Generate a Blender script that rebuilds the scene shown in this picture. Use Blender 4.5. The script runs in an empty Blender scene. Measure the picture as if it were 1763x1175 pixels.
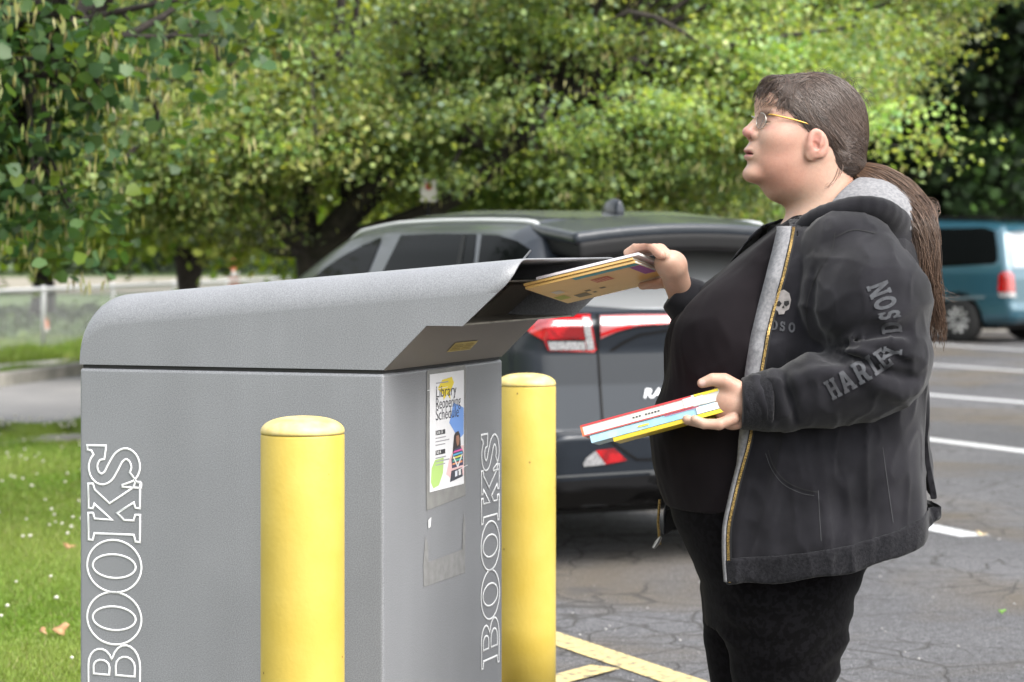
import bpy, bmesh, math, random
import numpy as np
from mathutils import Vector, Matrix
from mathutils.geometry import delaunay_2d_cdt

# ------------------------------------------------------------------ camera, sky, sun, exposure
scene = bpy.context.scene
COL = scene.collection
F = 4163.0            # focal length in photo pixels (85 mm on a 36 mm sensor, 1763 px wide)
CX, HZ, EYE = 881.5, 425.0, 1.4
cam_d = bpy.data.cameras.new('camera'); cam = bpy.data.objects.new('camera', cam_d); COL.objects.link(cam)
cam.location = (0, 0, EYE); cam.rotation_euler = (math.radians(90), 0, 0)
cam_d.sensor_width = 36; cam_d.lens = 85; cam_d.shift_y = -(587.5 - HZ) / 1763.0
cam_d.clip_start = 0.1; cam_d.clip_end = 1500
cam_d.dof.use_dof = True; cam_d.dof.focus_distance = 5.55; cam_d.dof.aperture_fstop = 5.0
scene.camera = cam

SUN_EL, SUN_AZ = math.radians(50), math.radians(134)     # azimuth clockwise from +Y
world = bpy.data.worlds.new('World'); scene.world = world; world.use_nodes = True
wn = world.node_tree; wn.nodes.clear()
w_out = wn.nodes.new('ShaderNodeOutputWorld'); w_bg = wn.nodes.new('ShaderNodeBackground')
w_sky = wn.nodes.new('ShaderNodeTexSky'); w_sky.sky_type = 'NISHITA'; w_sky.sun_disc = False
w_sky.sun_elevation = SUN_EL; w_sky.sun_rotation = SUN_AZ
w_sky.air_density = 1.6; w_sky.dust_density = 3.0
w_hsv = wn.nodes.new('ShaderNodeHueSaturation'); w_hsv.inputs['Saturation'].default_value = 0.22   # clouded sky: nearly white
wn.links.new(w_sky.outputs[0], w_hsv.inputs['Color']); wn.links.new(w_hsv.outputs[0], w_bg.inputs[0])
wn.links.new(w_bg.outputs[0], w_out.inputs[0]); w_bg.inputs[1].default_value = 0.15
sun_d = bpy.data.lights.new('sun', 'SUN'); sun = bpy.data.objects.new('sun', sun_d); COL.objects.link(sun)
sun_d.energy = 1.5; sun_d.angle = math.radians(40); sun_d.color = (1.0, 0.955, 0.89)
_d = Vector((math.sin(SUN_AZ) * math.cos(SUN_EL), math.cos(SUN_AZ) * math.cos(SUN_EL), math.sin(SUN_EL)))
sun.rotation_euler = _d.to_track_quat('Z', 'Y').to_euler(); sun.location = (0, 0, 30)
vs = scene.view_settings; vs.view_transform = 'Standard'; vs.look = 'None'; vs.gamma = 1.0
vs.use_curve_mapping = False; vs.exposure = 1.7
scene.cycles.use_denoising = True
scene.cycles.max_bounces = 7; scene.cycles.transparent_max_bounces = 8
scene.cycles.sample_clamp_indirect = 6

# ------------------------------------------------------------------ helpers
rng = np.random.default_rng(7)
random.seed(7)

def P(px, py, Y):
    """photo pixel + depth -> world point"""
    return np.array(((px - CX) * Y / F, Y, EYE - (py - HZ) * Y / F))
def G(px, py, z=0.0):
    """photo pixel -> point on the ground"""
    Y = (EYE - z) * F / (py - HZ)
    return np.array(((px - CX) * Y / F, Y, z))

def tag(o, label=None, cat=None, group=None, kind=None):
    if label: o['label'] = label
    if cat: o['category'] = cat
    if group: o['group'] = group
    if kind: o['kind'] = kind
    return o
def empty(name, loc=(0, 0, 0), rz=0.0):
    o = bpy.data.objects.new(name, None); COL.objects.link(o)
    o.location = loc; o.rotation_euler = (0, 0, rz); o.empty_display_size = 0.1
    return o
def link(name, me, mat=None, parent=None):
    if mat is not None:
        me.materials.clear(); me.materials.append(mat)
    o = bpy.data.objects.new(name, me); COL.objects.link(o)
    if parent is not None: o.parent = parent
    return o
def mesh_np(name, v, f, smooth=True):
    """v (N,3); f: list of faces, or (M,k) int array"""
    me = bpy.data.meshes.new(name)
    v = np.asarray(v, dtype=np.float32)
    if isinstance(f, np.ndarray):
        m, k = f.shape
        me.vertices.add(len(v)); me.vertices.foreach_set('co', v.ravel())
        me.loops.add(m * k); me.loops.foreach_set('vertex_index', f.astype(np.int32).ravel())
        me.polygons.add(m)
        me.polygons.foreach_set('loop_start', np.arange(0, m * k, k, dtype=np.int32))
        try: me.polygons.foreach_set('loop_total', np.full(m, k, dtype=np.int32))
        except Exception: pass
        me.update(calc_edges=True); me.validate()
    else:
        me.from_pydata([tuple(map(float, p)) for p in v], [], [tuple(map(int, q)) for q in f]); me.update()
    if smooth and len(me.polygons):
        me.polygons.foreach_set('use_smooth', np.ones(len(me.polygons), dtype=bool))
    return me
def make(name, v, f, mat, parent=None, smooth=True):
    return link(name, mesh_np(name, v, f, smooth), mat, parent)
def col_attr(me, rgb, name='Col'):
    a = me.color_attributes.new(name, 'FLOAT_COLOR', 'POINT')
    c = np.ones((len(me.vertices), 4), dtype=np.float32); c[:, :3] = rgb
    a.data.foreach_set('color', c.ravel())

def bm_obj(name, bm, mat, parent=None, smooth=False):
    me = bpy.data.meshes.new(name); bm.to_mesh(me); bm.free()
    if smooth: me.polygons.foreach_set('use_smooth', np.ones(len(me.polygons), dtype=bool))
    return link(name, me, mat, parent)
def box_bm(x0, x1, y0, y1, z0, z1, bev=0.0, seg=2):
    bm = bmesh.new(); bmesh.ops.create_cube(bm, size=1)
    for v in bm.verts:
        v.co = Vector(((x0 + x1) / 2 + v.co.x * (x1 - x0), (y0 + y1) / 2 + v.co.y * (y1 - y0), (z0 + z1) / 2 + v.co.z * (z1 - z0)))
    if bev > 0: bmesh.ops.bevel(bm, geom=bm.edges[:], offset=bev, segments=seg, affect='EDGES', profile=0.5)
    return bm
def box(name, x0, x1, y0, y1, z0, z1, mat, parent=None, bev=0.0, seg=2):
    return bm_obj(name, box_bm(x0, x1, y0, y1, z0, z1, bev, seg), mat, parent)
def lathe(name, prof, n, mat, parent=None, loc=(0, 0, 0), axis='z', smooth=True, squash=None):
    prof = np.array(prof, float); a = np.linspace(0, 2 * np.pi, n, endpoint=False)
    V = []
    for r, z in prof:
        V.append(np.stack([r * np.cos(a), r * np.sin(a), np.full(n, z)], 1))
    V = np.concatenate(V)
    if axis == 'x': V = V[:, [2, 0, 1]]
    if axis == 'y': V = V[:, [1, 2, 0]]
    V = V + np.array(loc); fs = []
    for i in range(len(prof) - 1):
        for j in range(n):
            fs.append((i * n + j, i * n + (j + 1) % n, (i + 1) * n + (j + 1) % n, (i + 1) * n + j))
    fs.append(tuple(range(n))[::-1]); fs.append(tuple((len(prof) - 1) * n + j for j in range(n)))
    return make(name, V, fs, mat, parent, smooth)
def tube_np(path, rad, n=8):
    """tapered tube along a polyline -> verts, quads"""
    path = np.asarray(path, float); k = len(path)
    rad = np.broadcast_to(np.asarray(rad, float), (k,))
    t = np.gradient(path, axis=0); t /= np.linalg.norm(t, axis=1, keepdims=True) + 1e-9
    up = np.array([0.13, 0.31, 0.94]); up2 = np.array([0.9, 0.3, 0.1])
    a = np.linspace(0, 2 * np.pi, n, endpoint=False); V = []
    prev = None
    for i in range(k):
        if prev is None:
            u = np.cross(t[i], up if abs(t[i] @ up) < 0.9 else up2)
        else:
            u = prev - t[i] * (prev @ t[i])
        u /= np.linalg.norm(u) + 1e-9; prev = u; w = np.cross(t[i], u)
        V.append(path[i] + rad[i] * (np.cos(a)[:, None] * u + np.sin(a)[:, None] * w))
    V = np.concatenate(V); fs = []
    for i in range(k - 1):
        for j in range(n):
            fs.append((i * n + j, i * n + (j + 1) % n, (i + 1) * n + (j + 1) % n, (i + 1) * n + j))
    return V, np.array(fs)
def join_np(parts):
    V, Q, o = [], [], 0
    for v, f in parts:
        V.append(v); Q.append(np.asarray(f) + o); o += len(v)
    return np.concatenate(V), np.concatenate(Q)
def smooth_path(pts, n):
    """Catmull-Rom resample"""
    p = np.asarray(pts, float); p = np.concatenate([[2 * p[0] - p[1]], p, [2 * p[-1] - p[-2]]])
    out = []; m = len(p) - 3
    for s in np.linspace(0, m - 1e-6, n):
        i = int(s); t = s - i; a, b, c, d = p[i], p[i + 1], p[i + 2], p[i + 3]
        out.append(0.5 * ((2 * b) + (-a + c) * t + (2 * a - 5 * b + 4 * c - d) * t * t + (-a + 3 * b - 3 * c + d) * t ** 3))
    return np.array(out)
def solidify(o, th, offset=-1):
    m = o.modifiers.new('thickness', 'SOLIDIFY'); m.thickness = th; m.offset = offset
    return o
def ribbon_np(path, w, closed=False):
    """flat ribbon in 2D (mitred)"""
    p = np.asarray(path, float); n = len(p)
    if closed:
        t = np.roll(p, -1, 0) - np.roll(p, 1, 0); e0 = p - np.roll(p, 1, 0); e1 = np.roll(p, -1, 0) - p
    else:
        e0 = np.vstack([p[1] - p[0], np.diff(p, axis=0)]); e1 = np.vstack([np.diff(p, axis=0), p[-1] - p[-2]])
    e0 = e0 / (np.linalg.norm(e0, axis=1, keepdims=True) + 1e-12); e1 = e1 / (np.linalg.norm(e1, axis=1, keepdims=True) + 1e-12)
    n0 = np.stack([-e0[:, 1], e0[:, 0]], 1); n1 = np.stack([-e1[:, 1], e1[:, 0]], 1)
    m = n0 + n1; m /= np.linalg.norm(m, axis=1, keepdims=True) + 1e-9
    c = np.clip((m * n0).sum(1), 0.45, 1); off = m * (w / 2 / c)[:, None]
    V = np.concatenate([p + off, p - off]); k = n if closed else n - 1
    f = np.array([(i, i + n, (i + 1) % n + n, (i + 1) % n) for i in range(k)])
    return V, f

# ------------------------------------------------------------------ materials
ALB = 0.77      # overall albedo level that goes with the exposure above
def mat(name, col, rough=0.6, metal=0.0, col2=None, scale=8.0, detail=4.0, bump=0.0, bscale=None, spec=0.5, coat=0.0,
        attr=None, sss=0.0, contrast=(0.35, 0.65), sheen=0.0, coords='Object', coatrough=0.05):
    col = tuple(c * ALB for c in col); col2 = tuple(c * ALB for c in col2) if col2 is not None and not attr else col2
    m = bpy.data.materials.new(name); m.use_nodes = True; nt = m.node_tree; b = nt.nodes['Principled BSDF']
    b.inputs['Base Color'].default_value = (*col, 1); b.inputs['Roughness'].default_value = rough
    b.inputs['Metallic'].default_value = metal; b.inputs['Specular IOR Level'].default_value = spec
    if coat: b.inputs['Coat Weight'].default_value = coat; b.inputs['Coat Roughness'].default_value = coatrough
    if sheen: b.inputs['Sheen Weight'].default_value = sheen; b.inputs['Sheen Roughness'].default_value = 0.5
    if sss:
        b.inputs['Subsurface Weight'].default_value = sss; b.inputs['Subsurface Radius'].default_value = (1, 0.35, 0.2)
        b.inputs['Subsurface Scale'].default_value = 0.008
    tc = nt.nodes.new('ShaderNodeTexCoord'); src = None
    if attr:
        a = nt.nodes.new('ShaderNodeVertexColor'); a.layer_name = attr; src = a.outputs['Color']
    if col2 is not None:
        no = nt.nodes.new('ShaderNodeTexNoise'); no.inputs['Scale'].default_value = scale; no.inputs['Detail'].default_value = detail
        nt.links.new(tc.outputs[coords], no.inputs['Vector'])
        r = nt.nodes.new('ShaderNodeValToRGB'); r.color_ramp.elements[0].position = contrast[0]; r.color_ramp.elements[1].position = contrast[1]
        r.color_ramp.elements[0].color = (*col, 1); r.color_ramp.elements[1].color = (*col2, 1)
        nt.links.new(no.outputs['Fac'], r.inputs[0])
        if src is None: src = r.outputs[0]
        else:
            mx = nt.nodes.new('ShaderNodeMix'); mx.data_type = 'RGBA'; mx.blend_type = 'MULTIPLY'; mx.inputs[0].default_value = 1
            nt.links.new(src, mx.inputs[6]); nt.links.new(r.outputs[0], mx.inputs[7]); src = mx.outputs[2]
    if src is not None: nt.links.new(src, b.inputs['Base Color'])
    if bump:
        nb = nt.nodes.new('ShaderNodeTexNoise'); nb.inputs['Scale'].default_value = bscale or scale * 4; nb.inputs['Detail'].default_value = 3
        nt.links.new(tc.outputs[coords], nb.inputs['Vector'])
        bp = nt.nodes.new('ShaderNodeBump'); bp.inputs['Strength'].default_value = 1.0; bp.inputs['Distance'].default_value = bump
        nt.links.new(nb.outputs['Fac'], bp.inputs['Height']); nt.links.new(bp.outputs[0], b.inputs['Normal'])
    return m
def leaf_mat(name, tint=(1, 1, 1), trans=0.35, rough=0.48):
    m = bpy.data.materials.new(name); m.use_nodes = True; nt = m.node_tree; b = nt.nodes['Principled BSDF']
    a = nt.nodes.new('ShaderNodeVertexColor'); a.layer_name = 'Col'
    b.inputs['Roughness'].default_value = rough; b.inputs['Specular IOR Level'].default_value = 0.35
    nt.links.new(a.outputs[0], b.inputs['Base Color'])
    t = nt.nodes.new('ShaderNodeBsdfTranslucent'); mx = nt.nodes.new('ShaderNodeMixShader'); mx.inputs[0].default_value = trans
    g = nt.nodes.new('ShaderNodeMix'); g.data_type = 'RGBA'; g.blend_type = 'MULTIPLY'; g.inputs[0].default_value = 1
    g.inputs[7].default_value = (1.5, 1.45, 0.5, 1); nt.links.new(a.outputs[0], g.inputs[6]); nt.links.new(g.outputs[2], t.inputs[0])
    nt.links.new(b.outputs[0], mx.inputs[1]); nt.links.new(t.outputs[0], mx.inputs[2])
    nt.links.new(mx.outputs[0], nt.nodes['Material Output'].inputs[0])
    return m

# ------------------------------------------------------------------ signed distance modelling
def ell(p, c, r, R=None):
    q = p - np.asarray(c, np.float32)
    if R is not None: q = q @ np.asarray(R, np.float32)
    r = np.asarray(r, np.float32)
    k0 = np.linalg.norm(q / r, axis=1); k1 = np.linalg.norm(q / (r * r), axis=1)
    return k0 * (k0 - 1) / (k1 + 1e-9)
def cone(p, a, b, ra, rb):
    a = np.asarray(a, np.float32); b = np.asarray(b, np.float32); d = b - a
    t = np.clip(((p - a) @ d) / (d @ d), 0, 1)
    return np.linalg.norm(p - a - t[:, None] * d, axis=1) - (ra + (rb - ra) * t)
def chain(p, pts, rs, k=0.0):
    d = None
    for i in range(len(pts) - 1):
        e = cone(p, pts[i], pts[i + 1], rs[i], rs[i + 1])
        d = e if d is None else (smin(d, e, k) if k else np.minimum(d, e))
    return d
def rbox(p, c, half, r, R=None):
    q = p - np.asarray(c, np.float32)
    if R is not None: q = q @ np.asarray(R, np.float32)
    q = np.abs(q) - (np.asarray(half, np.float32) - r)
    return np.linalg.norm(np.maximum(q, 0), axis=1) + np.minimum(q.max(1), 0) - r
def smin(a, b, k):
    h = np.maximum(k - np.abs(a - b), 0) / k
    return np.minimum(a, b) - h * h * k * 0.25
def smax(a, b, k): return -smin(-a, -b, k)
def poly_sd(x, y, poly):
    poly = np.asarray(poly, np.float32); n = len(poly)
    poly = poly[np.linalg.norm(poly - np.roll(poly, 1, 0), axis=1) > 1e-7]; n = len(poly)
    d = np.full(x.shape, 1e9, np.float32); s = np.ones(x.shape, np.float32)
    for i in range(n):
        vi = poly[i]; vj = poly[i - 1]; ex, ey = vj - vi
        wx = x - vi[0]; wy = y - vi[1]
        t = np.clip((wx * ex + wy * ey) / (ex * ex + ey * ey), 0, 1)
        bx = wx - ex * t; by = wy - ey * t; d = np.minimum(d, bx * bx + by * by)
        c1 = y >= vi[1]; c2 = y < vj[1]; c3 = ex * wy > ey * wx
        s = np.where((c1 & c2 & c3) | (~c1 & ~c2 & ~c3), -s, s)
    return s * np.sqrt(d)
def grad(sdf, p, e=1e-3):
    g = np.empty_like(p)
    for a in range(3):
        o = np.zeros(3, np.float32); o[a] = e; g[:, a] = sdf(p + o) - sdf(p - o)
    return g / (np.linalg.norm(g, axis=1, keepdims=True) + 1e-9)
def sdf_mesh(sdf, lo, hi, h, newton=1, B=8):
    """surface nets over only those blocks of the grid that the surface passes"""
    lo = np.asarray(lo, np.float32); hi = np.asarray(hi, np.float32)
    nb = np.ceil((hi - lo) / (h * B)).astype(int); N = nb * B + 1
    bc = np.stack(np.meshgrid(*[np.arange(k) for k in nb], indexing='ij'), -1).reshape(-1, 3)
    ctr = lo + (bc + 0.5) * (B * h); d = sdf(ctr.astype(np.float32))
    act = np.abs(d) < B * h * 0.87 * 1.7 + h
    f = np.ones(N, np.float32)
    sgn = np.where(d < 0, -1.0, 1.0).reshape(nb)
    f[:-1, :-1, :-1] = np.repeat(np.repeat(np.repeat(sgn, B, 0), B, 1), B, 2)
    ab = bc[act]; loc = np.stack(np.meshgrid(*[np.arange(B + 1)] * 3, indexing='ij'), -1).reshape(-1, 3)
    for s in range(0, len(ab), 600):
        ijk = (ab[s:s + 600, None, :] * B + loc[None]).reshape(-1, 3)
        f[ijk[:, 0], ijk[:, 1], ijk[:, 2]] = sdf((lo + ijk * h).astype(np.float32))
    ins = f < 0
    cnt = np.zeros(N - 1, np.uint8)
    for dx in (0, 1):
        for dy in (0, 1):
            for dz in (0, 1):
                cnt += ins[dx:N[0] - 1 + dx, dy:N[1] - 1 + dy, dz:N[2] - 1 + dz]
    A = np.argwhere((cnt > 0) & (cnt < 8)); idx = np.full(N - 1, -1, np.int32); idx[A[:, 0], A[:, 1], A[:, 2]] = np.arange(len(A))
    cv = {}
    for dx in (0, 1):
        for dy in (0, 1):
            for dz in (0, 1): cv[dx, dy, dz] = f[A[:, 0] + dx, A[:, 1] + dy, A[:, 2] + dz]
    acc = np.zeros((len(A), 3), np.float32); cn = np.zeros(len(A), np.float32)
    for ax in range(3):
        for u in (0, 1):
            for w in (0, 1):
                a = [0, 0, 0]; o = [k for k in range(3) if k != ax]; a[o[0]] = u; a[o[1]] = w; b = list(a); b[ax] = 1
                fa, fb = cv[tuple(a)], cv[tuple(b)]; m = (fa < 0) != (fb < 0)
                t = np.where(m, fa / np.where(m, fa - fb, 1), 0)
                q = np.array(a, np.float32) + np.zeros((len(A), 3), np.float32); q[:, ax] = t
                acc += q * m[:, None]; cn += m
    V = lo + h * (A + acc / np.maximum(cn, 1)[:, None]); V = V.astype(np.float32)
    Q = []
    for ax in range(3):
        o1, o2 = (ax + 1) % 3, (ax + 2) % 3
        sl0 = [slice(None)] * 3; sl1 = [slice(None)] * 3; sl0[ax] = slice(0, -1); sl1[ax] = slice(1, None)
        e = ins[tuple(sl0)] != ins[tuple(sl1)]; E = np.argwhere(e)
        E = E[(E[:, o1] > 0) & (E[:, o2] > 0) & (E[:, o1] < N[o1] - 1) & (E[:, o2] < N[o2] - 1)]
        out = ins[E[:, 0], E[:, 1], E[:, 2]]
        c = []
        for s1, s2 in ((-1, -1), (0, -1), (0, 0), (-1, 0)):
            q = E.copy(); q[:, o1] += s1; q[:, o2] += s2; c.append(idx[q[:, 0], q[:, 1], q[:, 2]])
        c = np.stack(c, 1); c[~out] = c[~out][:, ::-1]; Q.append(c)
    Q = np.concatenate(Q); Q = Q[(Q >= 0).all(1)]
    for _ in range(newton):
        d = sdf(V); g = grad(sdf, V, h * 0.3)
        V = V - np.clip(d, -0.5 * h, 0.5 * h)[:, None] * g
    return V, Q
def trace(sdf, o, d, tmax=3.0, off=0.0, n=60):
    """walk rays o + t d to the surface; returns points (t clipped)"""
    o = np.asarray(o, np.float32); d = np.asarray(d, np.float32); d = d / np.linalg.norm(d, axis=1, keepdims=True)
    t = np.zeros(len(o), np.float32)
    for _ in range(n):
        t = np.clip(t + 0.8 * (sdf(o + d * t[:, None]) - off), 0, tmax)
    return o + d * t[:, None]
def patch2d(polys, step):
    """triangulated polygon(s) with interior points; polys: list of closed loops (even-odd), all in one plane"""
    pts, edges = [], []
    for poly in polys:
        poly = np.asarray(poly, float); q = []
        for i in range(len(poly)):
            a, b = poly[i], poly[(i + 1) % len(poly)]; k = max(1, int(np.linalg.norm(b - a) / step))
            q += [a + (b - a) * j / k for j in range(k)]
        o = len(pts); n = len(q); pts += q; edges += [(o + i, o + (i + 1) % n) for i in range(n)]
    al = np.array(pts); lo, hi = al.min(0), al.max(0)
    gx, gy = np.meshgrid(np.arange(lo[0], hi[0], step), np.arange(lo[1], hi[1], step)); g = np.stack([gx.ravel(), gy.ravel()], 1)
    ins = np.full(len(g), -1.0)
    for poly in polys:
        s = poly_sd(g[:, 0].astype(np.float32), g[:, 1].astype(np.float32), poly); ins = np.where(s < 0, -ins, ins)
        g = g[np.abs(s) > step * 0.35]; ins = ins[np.abs(s) > step * 0.35]
    pts += list(g[ins > 0])
    r = delaunay_2d_cdt([Vector(p) for p in pts], edges, [], 0, 1e-7)
    V = np.array([tuple(p) for p in r[0]]); T = []
    for t in r[2]:
        c = V[list(t)].mean(0); s = -1
        for poly in polys:
            if poly_sd(np.array([c[0]], np.float32), np.array([c[1]], np.float32), poly)[0] < 0: s = -s
        if s > 0: T.append(tuple(t))
    return V, T
def text_np(body, size=1.0, bold=0.0):
    """outline text as flat triangles: verts (N,2), faces"""
    cu = bpy.data.curves.new('t', 'FONT'); cu.body = body; cu.size = size; cu.offset = bold; cu.resolution_u = 3
    o = bpy.data.objects.new('t', cu); COL.objects.link(o); dg = bpy.context.evaluated_depsgraph_get(); dg.update()
    me = bpy.data.meshes.new_from_object(o.evaluated_get(dg))
    v = np.array([tuple(x.co)[:2] for x in me.vertices]); f = [tuple(p.vertices) for p in me.polygons]
    bpy.data.objects.remove(o); bpy.data.curves.remove(cu); bpy.data.meshes.remove(me)
    return v, f
def fbm(p, s, seed=0):
    """cheap smooth noise from sines, about -1..1"""
    r = np.random.default_rng(seed); out = np.zeros(len(p), np.float32); amp = 0
    for o in range(5):
        k = r.normal(size=3); k /= np.linalg.norm(k); k *= s * (1.0 + 0.7 * o); a = 1 / (1 + 0.6 * o)
        k2 = r.normal(size=3); k2 /= np.linalg.norm(k2); k2 *= s * 0.6
        out += a * np.sin(p @ k.astype(np.float32) + r.uniform(0, 6) + 1.5 * np.sin(p @ k2.astype(np.float32))); amp += a
    return out / amp * 1.4
def arc(cx, cy, rx, ry, a0, a1, n): return [(cx + rx * math.cos(a), cy + ry * math.sin(a)) for a in np.linspace(a0, a1, n)]
H_ = math.pi / 2
def ridge(p, s, seed):
    """sharp-crested noise, 0..1: crests read as creases in cloth"""
    return np.clip(1 - np.abs(fbm(p, s, seed)) * 1.6, 0, 1) ** 2
# ------------------------------------------------------------------ ground, lot, road
M = {}
M['soil'] = mat('lawn_soil', (0.045, 0.075, 0.015), 0.95, col2=(0.09, 0.11, 0.03), scale=1.7, detail=8, bump=0.02, bscale=40)
M['soil2'] = mat('far_lawn', (0.045, 0.085, 0.015), 0.95, col2=(0.085, 0.13, 0.03), scale=0.8, detail=8)
M['concrete'] = mat('pavement_concrete', (0.36, 0.34, 0.30), 0.9, col2=(0.50, 0.47, 0.42), scale=3, detail=8, bump=0.003, bscale=60)
M['kerb'] = mat('kerb_concrete', (0.20, 0.19, 0.17), 0.95, col2=(0.33, 0.31, 0.28), scale=4, detail=8, bump=0.006, bscale=30)
M['road'] = mat('road_asphalt', (0.16, 0.156, 0.156), 0.9, col2=(0.22, 0.212, 0.208), scale=1.2, detail=9, bump=0.003, bscale=120)

def asphalt_mat():
    m = bpy.data.materials.new('lot_asphalt'); m.use_nodes = True; nt = m.node_tree; b = nt.nodes['Principled BSDF']
    N, L = nt.nodes.new, nt.links.new
    tc = N('ShaderNodeTexCoord')
    def noise(scale, detail=6, dist=0.0, rough=0.55):
        n = N('ShaderNodeTexNoise'); n.inputs['Scale'].default_value = scale; n.inputs['Detail'].default_value = detail
        n.inputs['Distortion'].default_value = dist; n.inputs['Roughness'].default_value = rough; L(tc.outputs['Object'], n.inputs['Vector']); return n.outputs['Fac']
    def ramp(src, pts):
        r = N('ShaderNodeValToRGB'); e = r.color_ramp.elements
        e[0].position, e[0].color = pts[0][0], (*pts[0][1], 1); e[1].position, e[1].color = pts[-1][0], (*pts[-1][1], 1)
        for q in pts[1:-1]:
            k = e.new(q[0]); k.color = (*q[1], 1)
        L(src, r.inputs[0]); return r.outputs[0]
    def mix(f, a, c, mode='MIX'):
        x = N('ShaderNodeMix'); x.data_type = 'RGBA'; x.blend_type = mode
        for s, i in ((f, 0), (a, 6), (c, 7)):
            if isinstance(s, float): x.inputs[i].default_value = s
            elif isinstance(s, tuple): x.inputs[i].default_value = (*s, 1)
            else: L(s, x.inputs[i])
        return x.outputs[2]
    base = ramp(noise(0.42, 9, 0.5), [(0.3, (0.070, 0.070, 0.075)), (0.7, (0.150, 0.148, 0.155))])
    grit = ramp(noise(95, 2, 0, 0.8), [(0.30, (0.25, 0.25, 0.25)), (0.5, (0.9, 0.9, 0.9)), (0.70, (2.3, 2.3, 2.35))])
    grit2 = ramp(noise(28, 4, 0.4, 0.7), [(0.34, (0.55, 0.55, 0.56)), (0.5, (1, 1, 1)), (0.66, (1.45, 1.45, 1.47))])
    c = mix(0.9, mix(0.85, base, grit2, 'MULTIPLY'), grit, 'MULTIPLY')
    st = ramp(noise(0.45, 6, 0.6), [(0.47, (0, 0, 0)), (0.62, (0.9, 0.9, 0.9))])            # brown silt left by puddles
    c = mix(st, c, mix(0.7, (0.115, 0.092, 0.065), grit, 'MULTIPLY'))
    oil = ramp(noise(0.8, 4, 0.3), [(0.66, (0, 0, 0)), (0.74, (1, 1, 1))])
    c = mix(oil, c, (0.055, 0.052, 0.054))
    # cracks: cell borders of a warped mosaic, broken up by a second noise
    wv = N('ShaderNodeTexNoise'); wv.inputs['Scale'].default_value = 1.3; wv.inputs['Detail'].default_value = 5; L(tc.outputs['Object'], wv.inputs['Vector'])
    ad = N('ShaderNodeVectorMath'); ad.operation = 'MULTIPLY_ADD'; L(wv.outputs['Color'], ad.inputs[0]); ad.inputs[1].default_value = (0.5, 0.5, 0); L(tc.outputs['Object'], ad.inputs[2])
    cr = None
    for sc, wd, lo, ns in ((0.55, 0.007, 0.40, 0.35), (3.8, 0.045, 0.43, 0.42)):
        v = N('ShaderNodeTexVoronoi'); v.feature = 'DISTANCE_TO_EDGE'; v.inputs['Scale'].default_value = sc; L(ad.outputs[0], v.inputs['Vector'])
        k = ramp(v.outputs['Distance'], [(0.0, (1, 1, 1)), (wd, (0, 0, 0))])
        msk = ramp(noise(ns, 3), [(lo, (0, 0, 0)), (lo + 0.05, (1, 1, 1))])
        k = mix(1.0, k, msk, 'MULTIPLY'); cr = k if cr is None else mix(1.0, cr, k, 'LIGHTEN')
    c = mix(cr, c, (0.022, 0.020, 0.018))
    L(c, b.inputs['Base Color']); b.inputs['Roughness'].default_value = 0.82
    bp = N('ShaderNodeBump'); bp.inputs['Distance'].default_value = 0.012; bp.inputs['Strength'].default_value = 0.8
    hh = mix(cr, grit, (0.0, 0.0, 0.0)); L(hh, bp.inputs['Height']); L(bp.outputs[0], b.inputs['Normal'])
    return m
M['lot'] = asphalt_mat()
def paint_mat(name, c1, c2, wear=0.5):
    return mat(name, c1, 0.75, col2=c2, scale=38, detail=8, contrast=(wear - 0.03, wear + 0.13), bump=0.002, bscale=120)
M['white_paint'] = paint_mat('white_line_paint', (0.55, 0.56, 0.57), (0.20, 0.20, 0.20), 0.52)
M['yellow_paint'] = paint_mat('yellow_line_paint', (0.60, 0.47, 0.20), (0.17, 0.15, 0.11), 0.50)

def sheet(name, pts, z, m, kind='structure', parent=None):
    pts = [(p[0], p[1], z) for p in pts]
    o = make(name, np.array(pts), [tuple(range(len(pts)))], m, parent, smooth=False)
    # keep the face looking up
    if o.data.polygons[0].normal.z < 0: o.data.flip_normals()
    if kind and parent is None: tag(o, kind=kind)
    return o
sheet('ground', [(-400, -60), (400, -60), (400, 700), (-400, 700)], -0.03, M['soil2'])
lot = sheet('parking_lot', [(-1.25, -12), (-1.25, 7.0), (-2.45, 15.6), (2.55, 15.9), (3.2, 24), (5.5, 47), (40, 47), (40, -12)], 0.0, M['lot'])
def strip(name, a, b, w, z, m, parent):
    a = np.array(a[:2]); b = np.array(b[:2]); t = b - a; t = t / np.linalg.norm(t); n = np.array([-t[1], t[0]]) * w / 2
    return sheet(name, [a + n, a - n, b - n, b + n], z, m, None, parent)
def px_line(x0, y0, x1, y1, xa, xb):
    s = (y1 - y0) / (x1 - x0); return G(xa, y0 + s * (xa - x0)), G(xb, y0 + s * (xb - x0))
for (x0, y0, x1, y1, xa, xb, w) in ((1612, 594, 1763, 604, 1440, 2300, 0.16), (1615, 629.5, 1763, 640, 1400, 2300, 0.17), (1612, 681.5, 1763, 694, 1400, 2300, 0.19),
                                    (1620, 760, 1763, 778, 1330, 2300, 0.19), (1585, 906, 1680, 925, 1180, 1680, 0.17)):
    a, b = px_line(x0, y0, x1, y1, xa, xb); strip('parking_line', a, b, w, 0.004, M['white_paint'], lot)
a, b = px_line(960, 1102, 1215, 1188, 700, 1330); strip('parking_line', a, b, 0.135, 0.004, M['yellow_paint'], lot)
a, b = px_line(960, 1174, 1050, 1150, 560, 1042); strip('parking_line', a, b, 0.115, 0.008, M['yellow_paint'], lot)

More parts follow.
